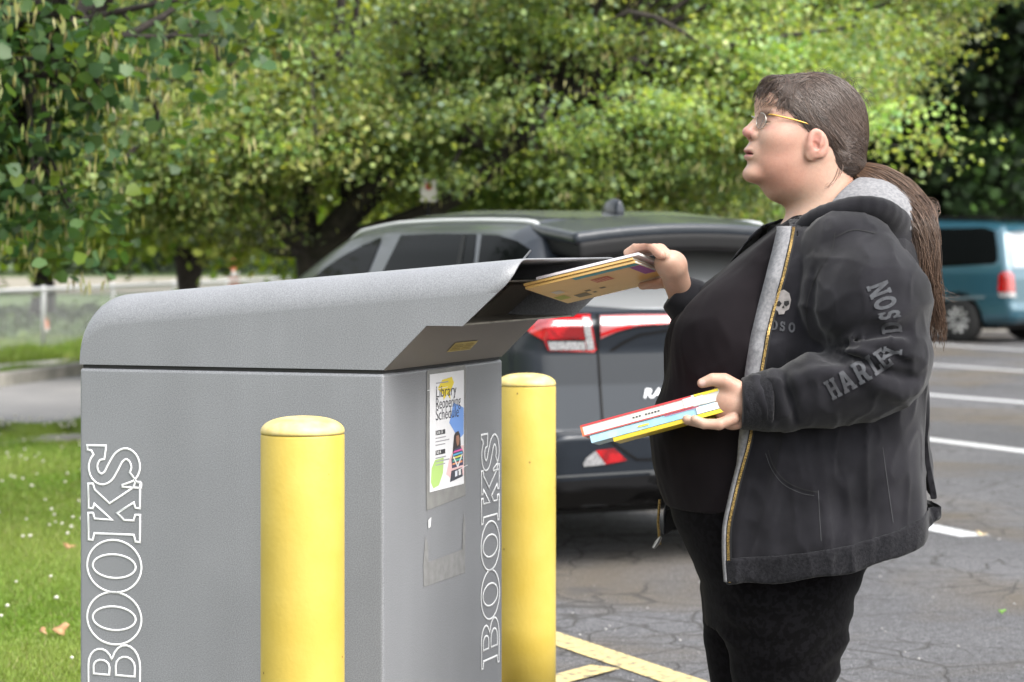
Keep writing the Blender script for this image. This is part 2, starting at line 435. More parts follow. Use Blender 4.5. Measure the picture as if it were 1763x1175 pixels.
road = sheet('road', [G(-800, 853), G(0, 752), G(135, 735), G(420, 702), (2.4, 24.2), (3.4, 30), G(420, 604), G(135, 646), G(0, 666), G(-800, 760)], -0.006, M['road'])
walk = sheet('sidewalk', [G(-800, 715), G(0, 648), G(135, 630), G(420, 598), G(420, 588), G(135, 616), G(0, 627), G(-800, 668)], -0.004, M['concrete'])
def kerb(name, pts, w, h, m):
    V, f = ribbon_np([p[:2] for p in pts], w); n = len(V)
    n2 = len(pts); lo = np.c_[V, np.full(n, -0.05)]; hi = np.c_[V, np.full(n, h)]
    fs = [tuple(int(i) + n for i in q) for q in f]
    for i in range(n2 - 1):
        fs += [(i, i + 1, i + 1 + n, i + n), (n2 + i + 1, n2 + i, n2 + i + n, n2 + i + 1 + n)]
    fs += [(0, n, n + n2, n2), (n2 - 1, n2 + n2 - 1, n + n2 + n2 - 1, n + n2 - 1)]
    o = make(name, np.r_[lo, hi], fs, m, None, False); bmx = bmesh.new(); bmx.from_mesh(o.data); bmesh.ops.recalc_face_normals(bmx, faces=bmx.faces); bmx.to_mesh(o.data); bmx.free()
    return tag(o, kind='structure')
kerb('kerb', [G(-800, 752), G(0, 660), G(135, 641), G(420, 602)], 0.2, 0.10, M['kerb'])
kerb('kerb_near', [G(-600, 850), G(0, 767), G(137, 757), G(420, 733)], 0.35, 0.03, M['kerb']).name = 'kerb.001'
sheet('far_path', [(-45, 62), (-1.5, 75), (0, 112), (-60, 100)], 0.03, mat('sandy_path', (0.20, 0.18, 0.14), 0.95, col2=(0.27, 0.245, 0.19), scale=0.4))
# pad under the book drop
pad = tag(box('concrete_pad', -1.25, 0.22, 5.0, 6.75, -0.05, 0.045, M['concrete'], None, 0.012), kind='structure')

# ------------------------------------------------------------------ lawn blades
def grass_np(n, xs, ys, zg, hmin, hmax, w, seed):
    r = np.random.default_rng(seed); x = xs(r, n); y = ys
    if callable(y): y = y(r, n)
    h = r.uniform(hmin, hmax, n) * (0.8 + 0.35 * np.sin(x * 5 + 1) * np.sin(y * 2.3)); a = r.uniform(0, 2 * np.pi, n); lean = r.uniform(0.1, 0.75, n) * h; la = r.uniform(0, 2 * np.pi, n)
    b = np.stack([x, y, np.full(n, zg)], 1); s = np.stack([np.cos(a), np.sin(a), np.zeros(n)], 1) * (w * r.uniform(0.6, 1.3, n) / 2)[:, None]
    mid = b + np.stack([np.cos(la) * lean * .35, np.sin(la) * lean * .35, h * .6], 1); tip = b + np.stack([np.cos(la) * lean, np.sin(la) * lean, h], 1)
    V = np.stack([b - s, b + s, mid + s * .7, mid - s * .7, tip], 1).reshape(-1, 3)
    i = np.arange(n)[:, None] * 5
    T = np.concatenate([i + [0, 1, 2], i + [0, 2, 3], i + [3, 2, 4]])
    pat = np.clip(0.5 + 0.5 * np.sin(x * 1.9 + 2 * np.sin(y * 1.1)) * np.cos(y * 1.3 + x), 0, 1)
    c = np.array([0.12, 0.21, 0.022])[None] * (1 - pat[:, None]) + np.array([0.20, 0.27, 0.055])[None] * pat[:, None]
    c = c * 0.95 * r.uniform(0.6, 1.35, n)[:, None]; dry = r.random(n) < 0.07; c[dry] = np.array([0.30, 0.27, 0.13]) * r.uniform(0.6, 1.1, dry.sum())[:, None]
    return V, T, np.repeat(c, 5, 0)
M['grass'] = leaf_mat('grass_blade', trans=0.3, rough=0.6)
sheet('lawn', [(-1.25, -12), (-1.25, 7.0), (-2.45, 15.6), (-2.9, 18.2), G(0, 770), G(-800, 872), (-40, -12)], -0.004, M['soil'])
def fan(lo, hi, ya, yb):
    def xs(r, n):
        global _ys
        t = r.random(n); _ys = ya + (yb - ya) * t ** 1.35
        pxl = r.uniform(lo, hi, n); return (pxl - CX) * _ys / F
    return xs
parts = []
for n, lo, hi, ya, yb, hm, hM, w, sd in ((110000, -60, 190, 7.3, 13, 0.02, 0.06, 0.005, 1), (60000, -60, 190, 12.5, 18.3, 0.03, 0.07, 0.008, 2), (40000, -700, -60, 7.3, 18, 0.03, 0.065, 0.009, 3),
                                          (14000, -60, 170, 17.7, 18.6, 0.05, 0.12, 0.010, 4)):
    xs = fan(lo, hi, ya, yb); r0 = np.random.default_rng(sd)
    x = xs(r0, n); y = _ys.copy()
    keep = (x < np.interp(y, [7, 15.6, 18.2], [-1.27, -2.47, -2.95])) & ~((y > 17.35) & (y < 17.55))
    x, y = x[keep], y[keep]
    parts.append(grass_np(len(x), (lambda r, n, x=x: x), y, -0.004, hm, hM, w, sd))
# verge between kerb and sidewalk, and the rough grass at the fence foot
r0 = np.random.default_rng(9)
def band(n, pts_lo, pts_hi, hm, hM, w, sd):
    u = r0.random(n); t = r0.random(n); a = np.array([np.interp(u, [0, 1], [pts_lo[0][k], pts_lo[1][k]]) for k in (0, 1)]).T; b = np.array([np.interp(u, [0, 1], [pts_hi[0][k], pts_hi[1][k]]) for k in (0, 1)]).T
    q = a + (b - a) * t[:, None]; return grass_np(n, (lambda r, m: q[:, 0]), q[:, 1], -0.03, hm, hM, w, sd)
parts.append(band(18000, (G(-300, 690), G(170, 637)), (G(-300, 683), G(170, 627)), 0.06, 0.16, 0.014, 11))
parts.append(band(36000, (G(-300, 650), G(200, 612)), (G(-300, 610), G(200, 585)), 0.08, 0.22, 0.016, 12))
V, T, C, o = [], [], [], 0
for v, t, c in parts: V.append(v); T.append(t + o); C.append(c); o += len(v)
g = make('grass', np.concatenate(V), np.concatenate(T), M['grass'], None, False); col_attr(g.data, np.concatenate(C))
tag(g, 'short green lawn grass left of the grey book drop', 'grass', kind='stuff')
# white clover heads
r0 = np.random.default_rng(21)
bm = bmesh.new(); bmesh.ops.create_icosphere(bm, subdivisions=1, radius=1); sv = np.array([v.co[:] for v in bm.verts]); sf = np.array([[v.index for v in f.verts] for f in bm.faces]); bm.free()
cl = []
for k in range(70):
    y = 7.6 + 9.8 * r0.random() ** 0.75; x = (r0.uniform(-60, 150) - CX) * y / F
    if x > np.interp(y, [7, 15.6, 18.2], [-1.3, -2.5, -3.0]): continue
    cl.append((sv * (0.0085 * r0.uniform(0.7, 1.2)) * np.array([1, 1, 0.85]) + np.array([x, y, 0.05 + 0.02 * r0.random()]), sf))
for k in range(40):
    y = 17.7 + 0.7 * r0.random(); x = (r0.uniform(-60, 140) - CX) * y / F
    cl.append((sv * 0.010 + np.array([x, y, 0.07 + 0.05 * r0.random()]), sf))
v, f = join_np(cl); M['clover'] = mat('clover_white', (0.62, 0.60, 0.50), 0.8)
tag(make('clover_flowers', v, f, M['clover']), 'small white clover heads scattered through the lawn', 'flowers', kind='stuff')
# fallen leaves on the lawn and a scrap by the parking line
M['dryleaf'] = mat('dry_leaf', (0.33, 0.16, 0.07), 0.8, col2=(0.42, 0.27, 0.13), scale=30)
def fallen(px, py, size, rot, label, m=None, zz=0.045, cat='leaf', nm='fallen_leaf'):
    q = G(px, py, zz); n = 9; a = np.linspace(0, 2 * np.pi, n, endpoint=False); rr = size * (0.75 + 0.3 * np.cos(2 * a) + 0.12 * np.sin(5 * a))
    ring = np.stack([rr * np.cos(a + rot), rr * np.sin(a + rot) * 0.8, 0.35 * size * np.cos(2 * a + 1)], 1)
    V = np.vstack([[0, 0, 0.1 * size], ring]); fs = [(0, 1 + i, 1 + (i + 1) % n) for i in range(n)]
    o = make(nm, V, fs, m or M['dryleaf']); o.location = q; o.rotation_euler = (0.5, 0.25, 0)
    solidify(o, 0.002); return tag(o, label, cat)
fallen(120, 940, 0.030, 0.4, 'curled reddish brown leaf lying highest on the lawn')
fallen(104, 1083, 0.042, 1.4, 'large pale brown dead leaf on the lower lawn by the book drop')
fallen(75, 1087, 0.022, 2.2, 'small brown leaf scrap left of the large dead leaf')
fallen(1690, 919, 0.028, 0.2, 'tan leaf at the end of the short white parking line', mat('tan_leaf', (0.50, 0.40, 0.24), 0.8), 0.012)
fallen(1725, 1052, 0.02, 0.9, 'tiny green weed sprig in the cracked asphalt', mat('weed', (0.10, 0.22, 0.03), 0.7), 0.02, 'weed', 'weed_sprig')
peb = []
for k in range(60):
    q = G(r0.uniform(960, 1800), r0.uniform(930, 1250)); peb.append((sv * 0.006 * r0.uniform(0.4, 1.3) * np.array([1, 1, .6]) + q + np.array([0, 0, 0.003]), sf))
v, f = join_np(peb); tag(make('pebbles', v, f, mat('pebble', (0.42, 0.41, 0.40), 0.8)), 'tiny pale stones loose on the cracked asphalt', 'pebbles', kind='stuff')
# ------------------------------------------------------------------ book drop
def powder_mat():
    m = mat('grey_powder_coat', (0.165, 0.171, 0.184), 0.42, col2=(0.262, 0.270, 0.286), scale=380, detail=3, bump=0.00025, bscale=600, spec=0.45, contrast=(0.36, 0.66))
    nt = m.node_tree; b = nt.nodes['Principled BSDF']; src = b.inputs['Base Color'].links[0].from_socket     # rain streaks and handling marks
    tc = nt.nodes.new('ShaderNodeTexCoord'); mp = nt.nodes.new('ShaderNodeMapping'); mp.inputs['Scale'].default_value = (14, 14, 0.9); nt.links.new(tc.outputs['Object'], mp.inputs[0])
    n1 = nt.nodes.new('ShaderNodeTexNoise'); n1.inputs['Scale'].default_value = 1.0; n1.inputs['Detail'].default_value = 6; nt.links.new(mp.outputs[0], n1.inputs['Vector'])
    n2 = nt.nodes.new('ShaderNodeTexNoise'); n2.inputs['Scale'].default_value = 4.5; n2.inputs['Detail'].default_value = 9; nt.links.new(tc.outputs['Object'], n2.inputs['Vector'])
    for n_, lo_, hi_ in ((n1, 0.972, 1.015), (n2, 0.955, 1.03)):
        rp = nt.nodes.new('ShaderNodeMapRange'); rp.inputs[1].default_value = 0.35; rp.inputs[2].default_value = 0.65; rp.inputs[3].default_value = lo_; rp.inputs[4].default_value = hi_; nt.links.new(n_.outputs['Fac'], rp.inputs[0])
        mx = nt.nodes.new('ShaderNodeVectorMath'); mx.operation = 'SCALE'; nt.links.new(src, mx.inputs[0]); nt.links.new(rp.outputs[0], mx.inputs['Scale']); src = mx.outputs[0]
    nt.links.new(src, b.inputs['Base Color'])
    return m
M['powder'] = powder_mat()
M['bronze'] = mat('bronze_grey', (0.135, 0.118, 0.096), 0.42, col2=(0.175, 0.155, 0.128), scale=620, detail=1, spec=0.5)  # browner and darker than the cabinet grey
M['dark_gap'] = mat('dark_gap', (0.02, 0.02, 0.02), 0.8)
M['white_vinyl'] = mat('white_vinyl', (0.86, 0.87, 0.88), 0.5)
M['steel'] = mat('scuffed_steel', (0.30, 0.28, 0.24), 0.42, metal=0.85, col2=(0.14, 0.13, 0.11), scale=14, detail=8, contrast=(0.4, 0.62))
M['brass'] = mat('gold_label', (0.55, 0.42, 0.08), 0.4, metal=0.4)
BOX_A = np.array([-0.2903, 5.46]); BU = np.array([0.3484, 0.9373]); BV = np.array([-0.9373, 0.3484])
BW, BL, SEAM = 0.763, 0.784, 1.118
bd = empty('book_drop', (BOX_A[0], BOX_A[1], 0.045), math.atan2(BU[1], BU[0]))
tag(bd, 'grey metal book return box with BOOKS lettering and sloped hood', 'book drop')
Z0 = 0.045            # everything below is written in world heights, shifted by the pad
def bz(z): return z - Z0
box('cabinet', 0, BW, 0, BL, bz(0.09), bz(SEAM - 0.006), M['powder'], bd, 0.007, 3)
box('plinth', 0.03, BW - 0.03, 0.03, BL - 0.03, 0, bz(0.088), M['dark_gap'], bd)
box('seam', 0.006, BW - 0.006, 0.006, BL - 0.006, bz(SEAM - 0.005), bz(SEAM + 0.002), M['dark_gap'], bd)
# hood: side panels, rounded long edges, rounded back, raked open front
RH, RB = 0.072, 0.095
def ztop(v):
    z = np.interp(v, [-0.32, BL], [1.374, 1.279])
    s = np.clip((v - (BL - RB)) / RB, 0, 1)
    return z - 0.078 * (1 - np.sqrt(np.maximum(1 - s * s, 0)))
def vfront(z): return np.interp(z, [1.118, 1.2226, 1.32, 1.345, 1.374], [0.0, -0.194, -0.299, -0.3115, -0.3155])
def bottom(v): return np.interp(v, [-0.105, 0.0], [1.2226, SEAM]) if v > -0.105 else 1.2226
NV, NA = 46, 8
secs = []
tt = np.r_[np.linspace(0, 0.86, 26), 0.86 + 0.14 * np.sin(np.linspace(0, np.pi / 2, 21)[1:])]
grid = []
cols = [('a', k / NA * math.pi / 2) for k in range(NA + 1)]
cols = cols + [('A',) + c[1:] for c in cols[::-1]]
for c in cols:
    row = []
    for t in tt:
        v = -0.25
        for _ in range(12):
            z = float(ztop(v)) - RH + RH * math.sin(c[1]); u = RH * (1 - math.cos(c[1]))
            if t == 0: v = float(vfront(z)); zf = z; vf = v
            else: v = vf + (BL - vf) * t
        z = float(ztop(v)) - RH + RH * math.sin(c[1])
        row.append((u if c[0] == 'a' else BW - u, v, bz(z)))
    grid.append(row)
nt_ = len(tt); V = [p for r in grid for p in r]; fs = []; nc = len(cols)
for i in range(nc - 1):
    for j in range(nt_ - 1):
        a = i * nt_ + j; fs.append((a, a + 1, a + nt_ + 1, a + nt_))
for i, u in ((0, 0.0), (nc - 1, BW)):          # flat side panels with the stepped lower front edge
    o_ = len(V); V += [(u, BL, bz(SEAM + .003)), (u, 0.0, bz(SEAM + .003)), (u, -0.105, bz(1.2226)), (u, -0.192, bz(1.2226))]
    fs.append(tuple(i * nt_ + j for j in range(nt_)) + (o_, o_ + 1, o_ + 2, o_ + 3))
    if i == 0: o_near = o_
    else: o_far = o_
fs.append(tuple(i * nt_ + nt_ - 1 for i in range(nc)) + (o_far, o_near))
hood = make('hood', np.array(V), fs, M['powder'], bd)
bmx = bmesh.new(); bmx.from_mesh(hood.data); bmesh.ops.recalc_face_normals(bmx, faces=bmx.faces); bmx.to_mesh(hood.data); bmx.free()
for p_ in hood.data.polygons:
    if len(p_.vertices) > 4: p_.use_smooth = False
solidify(hood, 0.004, -1)
# notch corner is exact: add the straight lower edge as a folded hem
def slab(name, pts, th, m, parent=bd, ins=0.005):
    """polygon in the (v,z) plane swept across the hood between the side panels"""
    n = len(pts); V = [(ins, v, bz(z)) for v, z in pts] + [(BW - ins, v, bz(z)) for v, z in pts]
    fs = [tuple(range(n)), tuple(range(n, 2 * n))[::-1]] + [(i, (i + 1) % n, n + (i + 1) % n, n + i) for i in range(n)]
    o = make(name, np.array(V), fs, m, parent, False); b = bmesh.new(); b.from_mesh(o.data); bmesh.ops.recalc_face_normals(b, faces=b.faces); b.to_mesh(o.data); b.free(); return o
slab('soffit', [(0.0, 1.1195), (-0.104, 1.221), (-0.100, 1.224), (0.004, 1.1225)], 0, M['bronze'])
slab('tray', [(-0.19, 1.2235), (-0.19, 1.2275), (0.06, 1.2275), (0.06, 1.2235)], 0, M['steel'])
slab('chute_back', [(-0.010, 1.229), (0.0, 1.229), (-0.105, 1.318), (-0.115, 1.318)], 0, M['bronze'], bd, 0.035)
slab('chute_header', [(-0.118, 1.312), (-0.112, 1.315), (-0.225, 1.322), (-0.229, 1.319)], 0, M['bronze'], bd, 0.035)
# inner flap: two leaves with a dark joint
def on_back(name, u0, u1, t0, t1, off, m):
    a = np.array([-0.010, 1.229]); b = np.array([-0.115, 1.318]); d = b - a; n = np.array([-d[1], d[0]]); n = n / np.linalg.norm(n)
    if n[0] > 0: n = -n
    P0 = a + d * t0 + n * off; P1 = a + d * t1 + n * off
    V = [(u0, P0[0], bz(P0[1])), (u1, P0[0], bz(P0[1])), (u1, P1[0], bz(P1[1])), (u0, P1[0], bz(P1[1]))]
    o = make(name, np.array(V), [(0, 1, 2, 3)], m, bd, False); solidify(o, 0.004, 0); return o
on_back('flap', 0.06, 0.50, 0.06, 0.80, 0.007, M['bronze'])
on_back('flap_joint', 0.504, 0.516, 0.0, 0.84, 0.004, M['dark_gap'])
on_back('flap_end', 0.52, 0.74, 0.04, 0.92, 0.006, M['bronze'])
# warning label on the soffit
def on_soffit(name, u0, u1, t0, t1, off, m, parent):
    a = np.array([0.0, 1.1195]); b = np.array([-0.104, 1.221]); d = b - a; n = np.array([-0.70, -0.71])
    P0 = a + d * t0 + n * off; P1 = a + d * t1 + n * off
    V = [(u0, P0[0], bz(P0[1])), (u1, P0[0], bz(P0[1])), (u1, P1[0], bz(P1[1])), (u0, P1[0], bz(P1[1]))]
    return make(name, np.array(V), [(0, 1, 2, 3)], m, parent, False)
lab = on_soffit('warning_label', 0.30, 0.45, 0.31, 0.53, 0.0015, M['brass'], bd); lab['label'] = 'small gold warning label'
for k in range(4):
    for (ua, ub) in ((0.308, 0.37), (0.378, 0.443)):
        on_soffit('print_line', ua, ub - 0.01 * (k % 2), 0.345 + 0.042 * k, 0.360 + 0.042 * k, 0.003, mat('print', (0.30, 0.22, 0.03), 0.5) if k == 0 and ua < .31 else bpy.data.materials['print'], lab)
# tab standing up at the hood lip
v, f = tube_np([(0.10, -0.300, bz(1.372)), (0.10, -0.318, bz(1.392))], 0.0022, 6)
make('lip_tab', v, f, M['powder'], bd)
# ---- BOOKS lettering as outlined slab capitals, reading upwards
gl_B = [[(0, 0), (0, .09), (.13, .12), (.13, .88), (0, .91), (0, 1), (.48, 1)] + arc(.50, .765, .27, .235, H_, -H_ * .75, 9)[1:] + arc(.50, .275, .36, .275, H_ * .75, -H_, 10),
        [(.33, .59), (.33, .90), (.46, .90)] + arc(.46, .745, .12, .155, H_, -H_, 8)[1:], [(.33, .10), (.33, .47), (.49, .47)] + arc(.49, .285, .17, .185, H_, -H_, 8)[1:]]
gl_O = [arc(.455, .5, .455, .525, 0, 4 * H_ - .001, 44)[:-1], arc(.455, .5, .205, .415, 0, 4 * H_ - .001, 36)[:-1]]
gl_K = [[(0, 0), (.47, 0), (.47, .09), (.37, .12), (.37, .31), (.49, .44), (.68, .12), (.585, .09), (.585, 0), (1.04, 0), (1.04, .09), (.95, .12), (.645, .585), (.88, .88), (.98, .91), (.98, 1), (.55, 1), (.55, .91), (.63, .88), (.37, .54), (.37, .88),
         (.47, .91), (.47, 1), (0, 1), (0, .91), (.12, .88), (.12, .12), (0, .09)]]
s_c = smooth_path([(.57, .70), (.53, .83), (.38, .91), (.22, .87), (.145, .75), (.20, .62), (.36, .52), (.53, .41), (.60, .27), (.53, .14), (.37, .085), (.22, .15), (.15, .30)], 44)
def gl_S():
    t = np.gradient(s_c, axis=0); t /= np.linalg.norm(t, axis=1, keepdims=True); n = np.stack([-t[:, 1], t[:, 0]], 1)
    w = np.interp(np.linspace(0, 1, len(s_c)), [0, .12, .5, .88, 1], [.075, .08, .105, .08, .075])[:, None]
    L_ = s_c + n * w; R_ = s_c - n * w
    return [[tuple(p) for p in L_] + [(.06, .34), (.02, .34), (.02, -.02), (.10, -.02), (.115, .06)] + [tuple(p) for p in R_[::-1][4:-4]] + [(.635, .94), (.65, 1.02), (.73, 1.02), (.73, .66), (.68, .66)]]
word = [(gl_B, 0.0), (gl_O, .86), (gl_O, 1.765), (gl_K, 2.66), (gl_S(), 3.58)]
def lettering(name, face):
    parts = []
    for gl, adv in word:
        for loop in gl:
            loop = np.array(loop); loop = loop[np.r_[True, np.linalg.norm(np.diff(loop, axis=0), axis=1) > 1e-4]]
            v, f = ribbon_np(loop + [adv, 0], 0.036, closed=True); parts.append((v, f))
    v, f = join_np(parts); zz = bz(0.345) + v[:, 0] * (0.585 / 4.31)
    if face == 'side': W3 = np.stack([np.full(len(v), -0.0012), 0.6215 + v[:, 1] * 0.1385, zz], 1); f = f[:, ::1]
    else: W3 = np.stack([0.736 - v[:, 1] * 0.124, np.full(len(v), -0.0012), zz], 1)
    o = make(name, W3, f, M['white_vinyl'], bd, False); solidify(o, 0.0006, 0)
    o['label'] = 'white outlined BOOKS lettering reading upwards'; return o
lettering('lettering', 'side'); lettering('lettering', 'front')
# tape residue and smudges on the front panel
M['residue'] = mat('tape_residue', (0.185, 0.185, 0.184), 0.75, col2=(0.25, 0.25, 0.25), scale=40, detail=5)
M['tape'] = mat('clear_tape', (0.26, 0.26, 0.25), 0.25, col2=(0.20, 0.20, 0.195), scale=22, detail=5)
def on_front(name, pts, off, m, parent=bd):
    V = np.array([(u, -off, bz(z)) for u, z in pts]); o = make(name, V, [tuple(range(len(pts)))], m, parent, False)
    if o.data.polygons[0].normal.y > 0: o.data.flip_normals()
    return o
on_front('residue_mark', [(.232, .655), (.235, .60), (.50, .60), (.50, .64), (.48, .66), (.265, .655)], 0.0010, M['residue'])
on_front('residue_mark', [(.232, .655), (.265, .655), (.262, .70), (.245, .72)], 0.0011, M['residue'])
on_front('residue_mark', [(.48, .66), (.50, .64), (.502, .72), (.49, .75)], 0.0012, M['residue'])
on_front('scuff_mark', [(.30, .30), (.33, .34), (.36, .35), (.40, .31), (.41, .20), (.28, .18)], 0.0010, M['residue'])
# ---- poster taped to the front panel
po = tag(empty('poster', (BOX_A[0], BOX_A[1], 0.045), math.atan2(BU[1], BU[0])), 'white Library Reopening Schedule poster taped to the book drop front', 'poster')
u0, u1, z0, z1 = 0.2686, 0.4888, 0.8196, 1.098
on_front('tape', [(.252, .778), (.502, .790), (.506, 1.100), (.50, 1.110), (.255, 1.108), (.250, .93)], 0.0014, M['tape'], po)
pap = on_front('paper', [(u0, z0), (u1, z0), (u1, z1), (u0, z1)], 0.0024, mat('poster_paper', (0.80, 0.80, 0.82), 0.45), po)
def pp(name, pts, off, col, parent=pap):
    """poster print: pts in 0..1 across and down the sheet"""
    nm = 'ink_%02d%02d%02d' % tuple(int(c * 99) for c in col)
    m = bpy.data.materials.get(nm) or mat(nm, col, 0.5)
    return on_front(name, [(u0 + (u1 - u0) * x, z1 - (z1 - z0) * y) for x, y in pts], off, m, parent)
pp('yellow_shape', [(.36, .06), (.64, .045), (.70, .10), (.58, .18), (.60, .24), (.50, .19), (.40, .235), (.38, .19), (.22, .13)], .0027, (0.85, 0.66, 0.02))
pp('blue_shape', [(.68, .27), (.99, .33), (.99, .56), (.85, .60), (.56, .44), (.60, .40)], .0027, (0.16, 0.33, 0.75))
pp('green_shape', [(.15, .735), (.40, .73), (.38, .86), (.26, .96), (.10, .975), (.03, .92), (.05, .80)], .0027, (0.42, 0.62, 0.18))
pp('pink_shape', [(.72, .66), (.99, .66), (.99, .92), (.60, .92), (.47, .88), (.56, .76)], .0027, (0.80, 0.52, 0.52))
def ptext(s, x, y, size, off, col, sx=1.0, bold=0.0):
    v, f = text_np(s, 1.0, bold); nm = 'ink_%02d%02d%02d' % tuple(int(c * 99) for c in col); m = bpy.data.materials.get(nm) or mat(nm, col, 0.5)
    V = np.stack([u0 + (u1 - u0) * x + v[:, 0] * size * sx, np.full(len(v), -off), bz(z1 - (z1 - z0) * y) + v[:, 1] * size], 1)
    return make('print_text', V, f, m, pap, False)
K_ = (0.02, 0.02, 0.03)
ptext('Library', .16, .205, .039, .0032, K_, 1.2, -.004); ptext('Reopening', .16, .305, .039, .0032, K_, .98, -.004); ptext('Schedule', .16, .40, .039, .0032, K_, 1.08, -.004)
def small_print(x, y, w):
    pp('small_print', [(x, y - .006), (x + w, y - .006), (x + w, y + .004), (x, y + .004)], .0030, (0.34, 0.34, 0.36))
small_print(.17, .083, .36)
for y, t in ((.505, 'June 15'), (.675, 'July 6')):
    pp('date_bar', [(.165, y - .018), (.44, y - .018), (.44, y + .022), (.165, y + .022)], .0030, (0.03, 0.03, 0.035))
    ptext(t, .18, y + .013, .0135, .0034, (0.82, 0.82, 0.82), 1.0, .01)
    small_print(.16, y + .048, .30); small_print(.16, y + .078, .40); small_print(.16, y + .108, .28)
# printed picture of a reader with a striped top
pp('printed_hair', [(.74, .535), (.83, .525), (.88, .56), (.90, .64), (.90, .70), (.66, .71), (.68, .62), (.70, .56)], .0030, (0.03, 0.02, 0.02))
pp('printed_face', [(.76, .565), (.83, .56), (.86, .60), (.84, .645), (.79, .655), (.755, .61)], .0034, (0.33, 0.16, 0.10))
pp('printed_jumper', [(.70, .68), (.90, .665), (.97, .72), (.97, .83), (.64, .84), (.62, .76)], .0032, (0.05, 0.05, 0.11))
for k, c in enumerate([(0.75, 0.10, 0.35), (0.10, 0.45, 0.70), (0.70, 0.70, 0.10), (0.08, 0.45, 0.30), (0.80, 0.30, 0.10)]):
    pp('printed_stripe', [(.68 - .008 * k, .695 + .026 * k), (.93, .685 + .026 * k), (.95, .70 + .026 * k), (.67 - .008 * k, .708 + .026 * k)], .0035, c)
pp('printed_collar', [(.66, .74), (.69, .74), (.80, .82), (.93, .73), (.95, .735), (.80, .85)], .0037, (0.75, 0.75, 0.78))
pp('printed_books', [(.62, .86), (.93, .85), (.96, .93), (.58, .955)], .0033, (0.04, 0.04, 0.06))
pp('printed_page', [(.72, .87), (.79, .868), (.79, .915), (.72, .92)], .0037, (0.7, 0.72, 0.8)); pp('printed_page', [(.83, .866), (.89, .864), (.90, .91), (.83, .914)], .0037, (0.75, 0.75, 0.75))
for pts in ([(.80, .865), (1.10, .838), (1.10, .842), (.80, .872)], [(-.08, .13), (.5, .125), (.5, .129), (-.08, .135)]):
    pp('tape_crease', pts, .0040, (0.85, 0.85, 0.86))
on_front('tape_scrap', [(.262, .755), (.28, .76), (.275, .738), (.262, .735)], 0.002, M['white_vinyl'], po)

# ------------------------------------------------------------------ bollards
M['bollard'] = mat('yellow_bollard_sleeve', (0.53, 0.385, 0.060), 0.45, col2=(0.58, 0.435, 0.090), scale=7, detail=10, bump=0.0006, bscale=90, spec=0.35)
M['bollard_cap'] = mat('pale_bollard_top', (0.60, 0.46, 0.12), 0.5, col2=(0.66, 0.54, 0.24), scale=30, detail=8, bump=0.0005, bscale=160)  # dome cap paler than the sleeve
M['chip'] = mat('chipped_paint', (0.10, 0.06, 0.03), 0.9)
def bollard(px, Y, top, r, label, seed):
    x = (px - CX) * Y / F; b = tag(empty('bollard', (x, Y, 0)), label, 'bollard', 'yellow bollards round the book drop')
    hc = r * 0.42; sl = top - hc
    lathe('sleeve', [(r, 0.0), (r, sl * .25), (r, sl * .5), (r, sl * .75), (r, sl - 0.004), (r * 0.985, sl)], 64, M['bollard'], b)
    pr = [(r * 1.0, sl + 0.001), (r * 1.0, sl + 0.006)] + [(r * math.cos(a) ** 0.8, sl + 0.006 + (hc - 0.006) * math.sin(a)) for a in np.linspace(0.1, 1.5, 12)] + [(0.001, top)]
    lathe('dome_cap', pr, 64, M['bollard_cap'], b)
    r0 = np.random.default_rng(seed)
    for k in range(4):
        a = -math.pi / 2 + r0.uniform(-1.3, 1.4); z = r0.uniform(0.35, 1) * sl; s = r0.uniform(0.0012, 0.003)
        q = np.array([(r + 0.0008) * math.cos(a), (r + 0.0008) * math.sin(a), z]); e = np.array([-math.sin(a), math.cos(a), 0])
        V = [q + e * s * math.cos(t) * r0.uniform(.6, 1) + np.array([0, 0, s * 1.3 * math.sin(t)]) * r0.uniform(.6, 1) for t in np.linspace(0, 2 * math.pi, 7)[:-1]]
        make('paint_chip', np.array(V), [tuple(range(6))], M['chip'], b, False)
    return b
bollard(521, 5.11, 1.042, 0.0885, 'yellow bollard standing in front of the grey book drop side', 3)
bollard(906, 7.40, 1.013, 0.0905, 'yellow bollard behind the book drop beside the dark car', 4)
# ------------------------------------------------------------------ person
YW = 5.62; mpx = YW / F
def w(px, py, dy=0.0): return P(px, py, YW + dy)
person = tag(empty('person', (w(1360, 500)[0], YW, 0)), 'person in charcoal hooded jacket putting books into the book drop', 'person')
PO = np.array([w(1360, 500)[0], YW, 0])
TW, TS = math.radians(15), -4 * mpx
def twist(V):
    """turn the head a little towards the camera, fading out down the neck"""
    V = np.asarray(V, float).copy(); z0, z1 = EYE - (392 - HZ) * mpx, EYE - (305 - HZ) * mpx
    t = np.clip((V[:, 2] - z0) / (z1 - z0), 0, 1); t = t * t * (3 - 2 * t); ax, ay = w(1410, 300)[0], YW
    c, s_ = np.cos(TW * t), np.sin(TW * t); x, y = V[:, 0] - ax, V[:, 1] - ay
    V[:, 0] = ax + x * c - y * s_ + TS * t; V[:, 1] = ay + x * s_ + y * c; return V
def pmake(name, V, f, m, parent=person, smooth=True):
    """vertices given in world space; objects are children of the person's base"""
    off = PO
    return make(name, np.asarray(V) - off, f, m, parent, smooth)
def e(p, px, py, dyp, rx, ry, rz, rot=0.0):
    R = None
    if rot:
        c, s = math.cos(rot), math.sin(rot); R = [[c, 0, -s], [0, 1, 0], [s, 0, c]]
    return ell(p, w(px, py, dyp * mpx), (rx * mpx, ry * mpx, rz * mpx), R)
def mirY(p):
    q = p.copy(); q[:, 1] = YW - np.abs(q[:, 1] - YW); return q
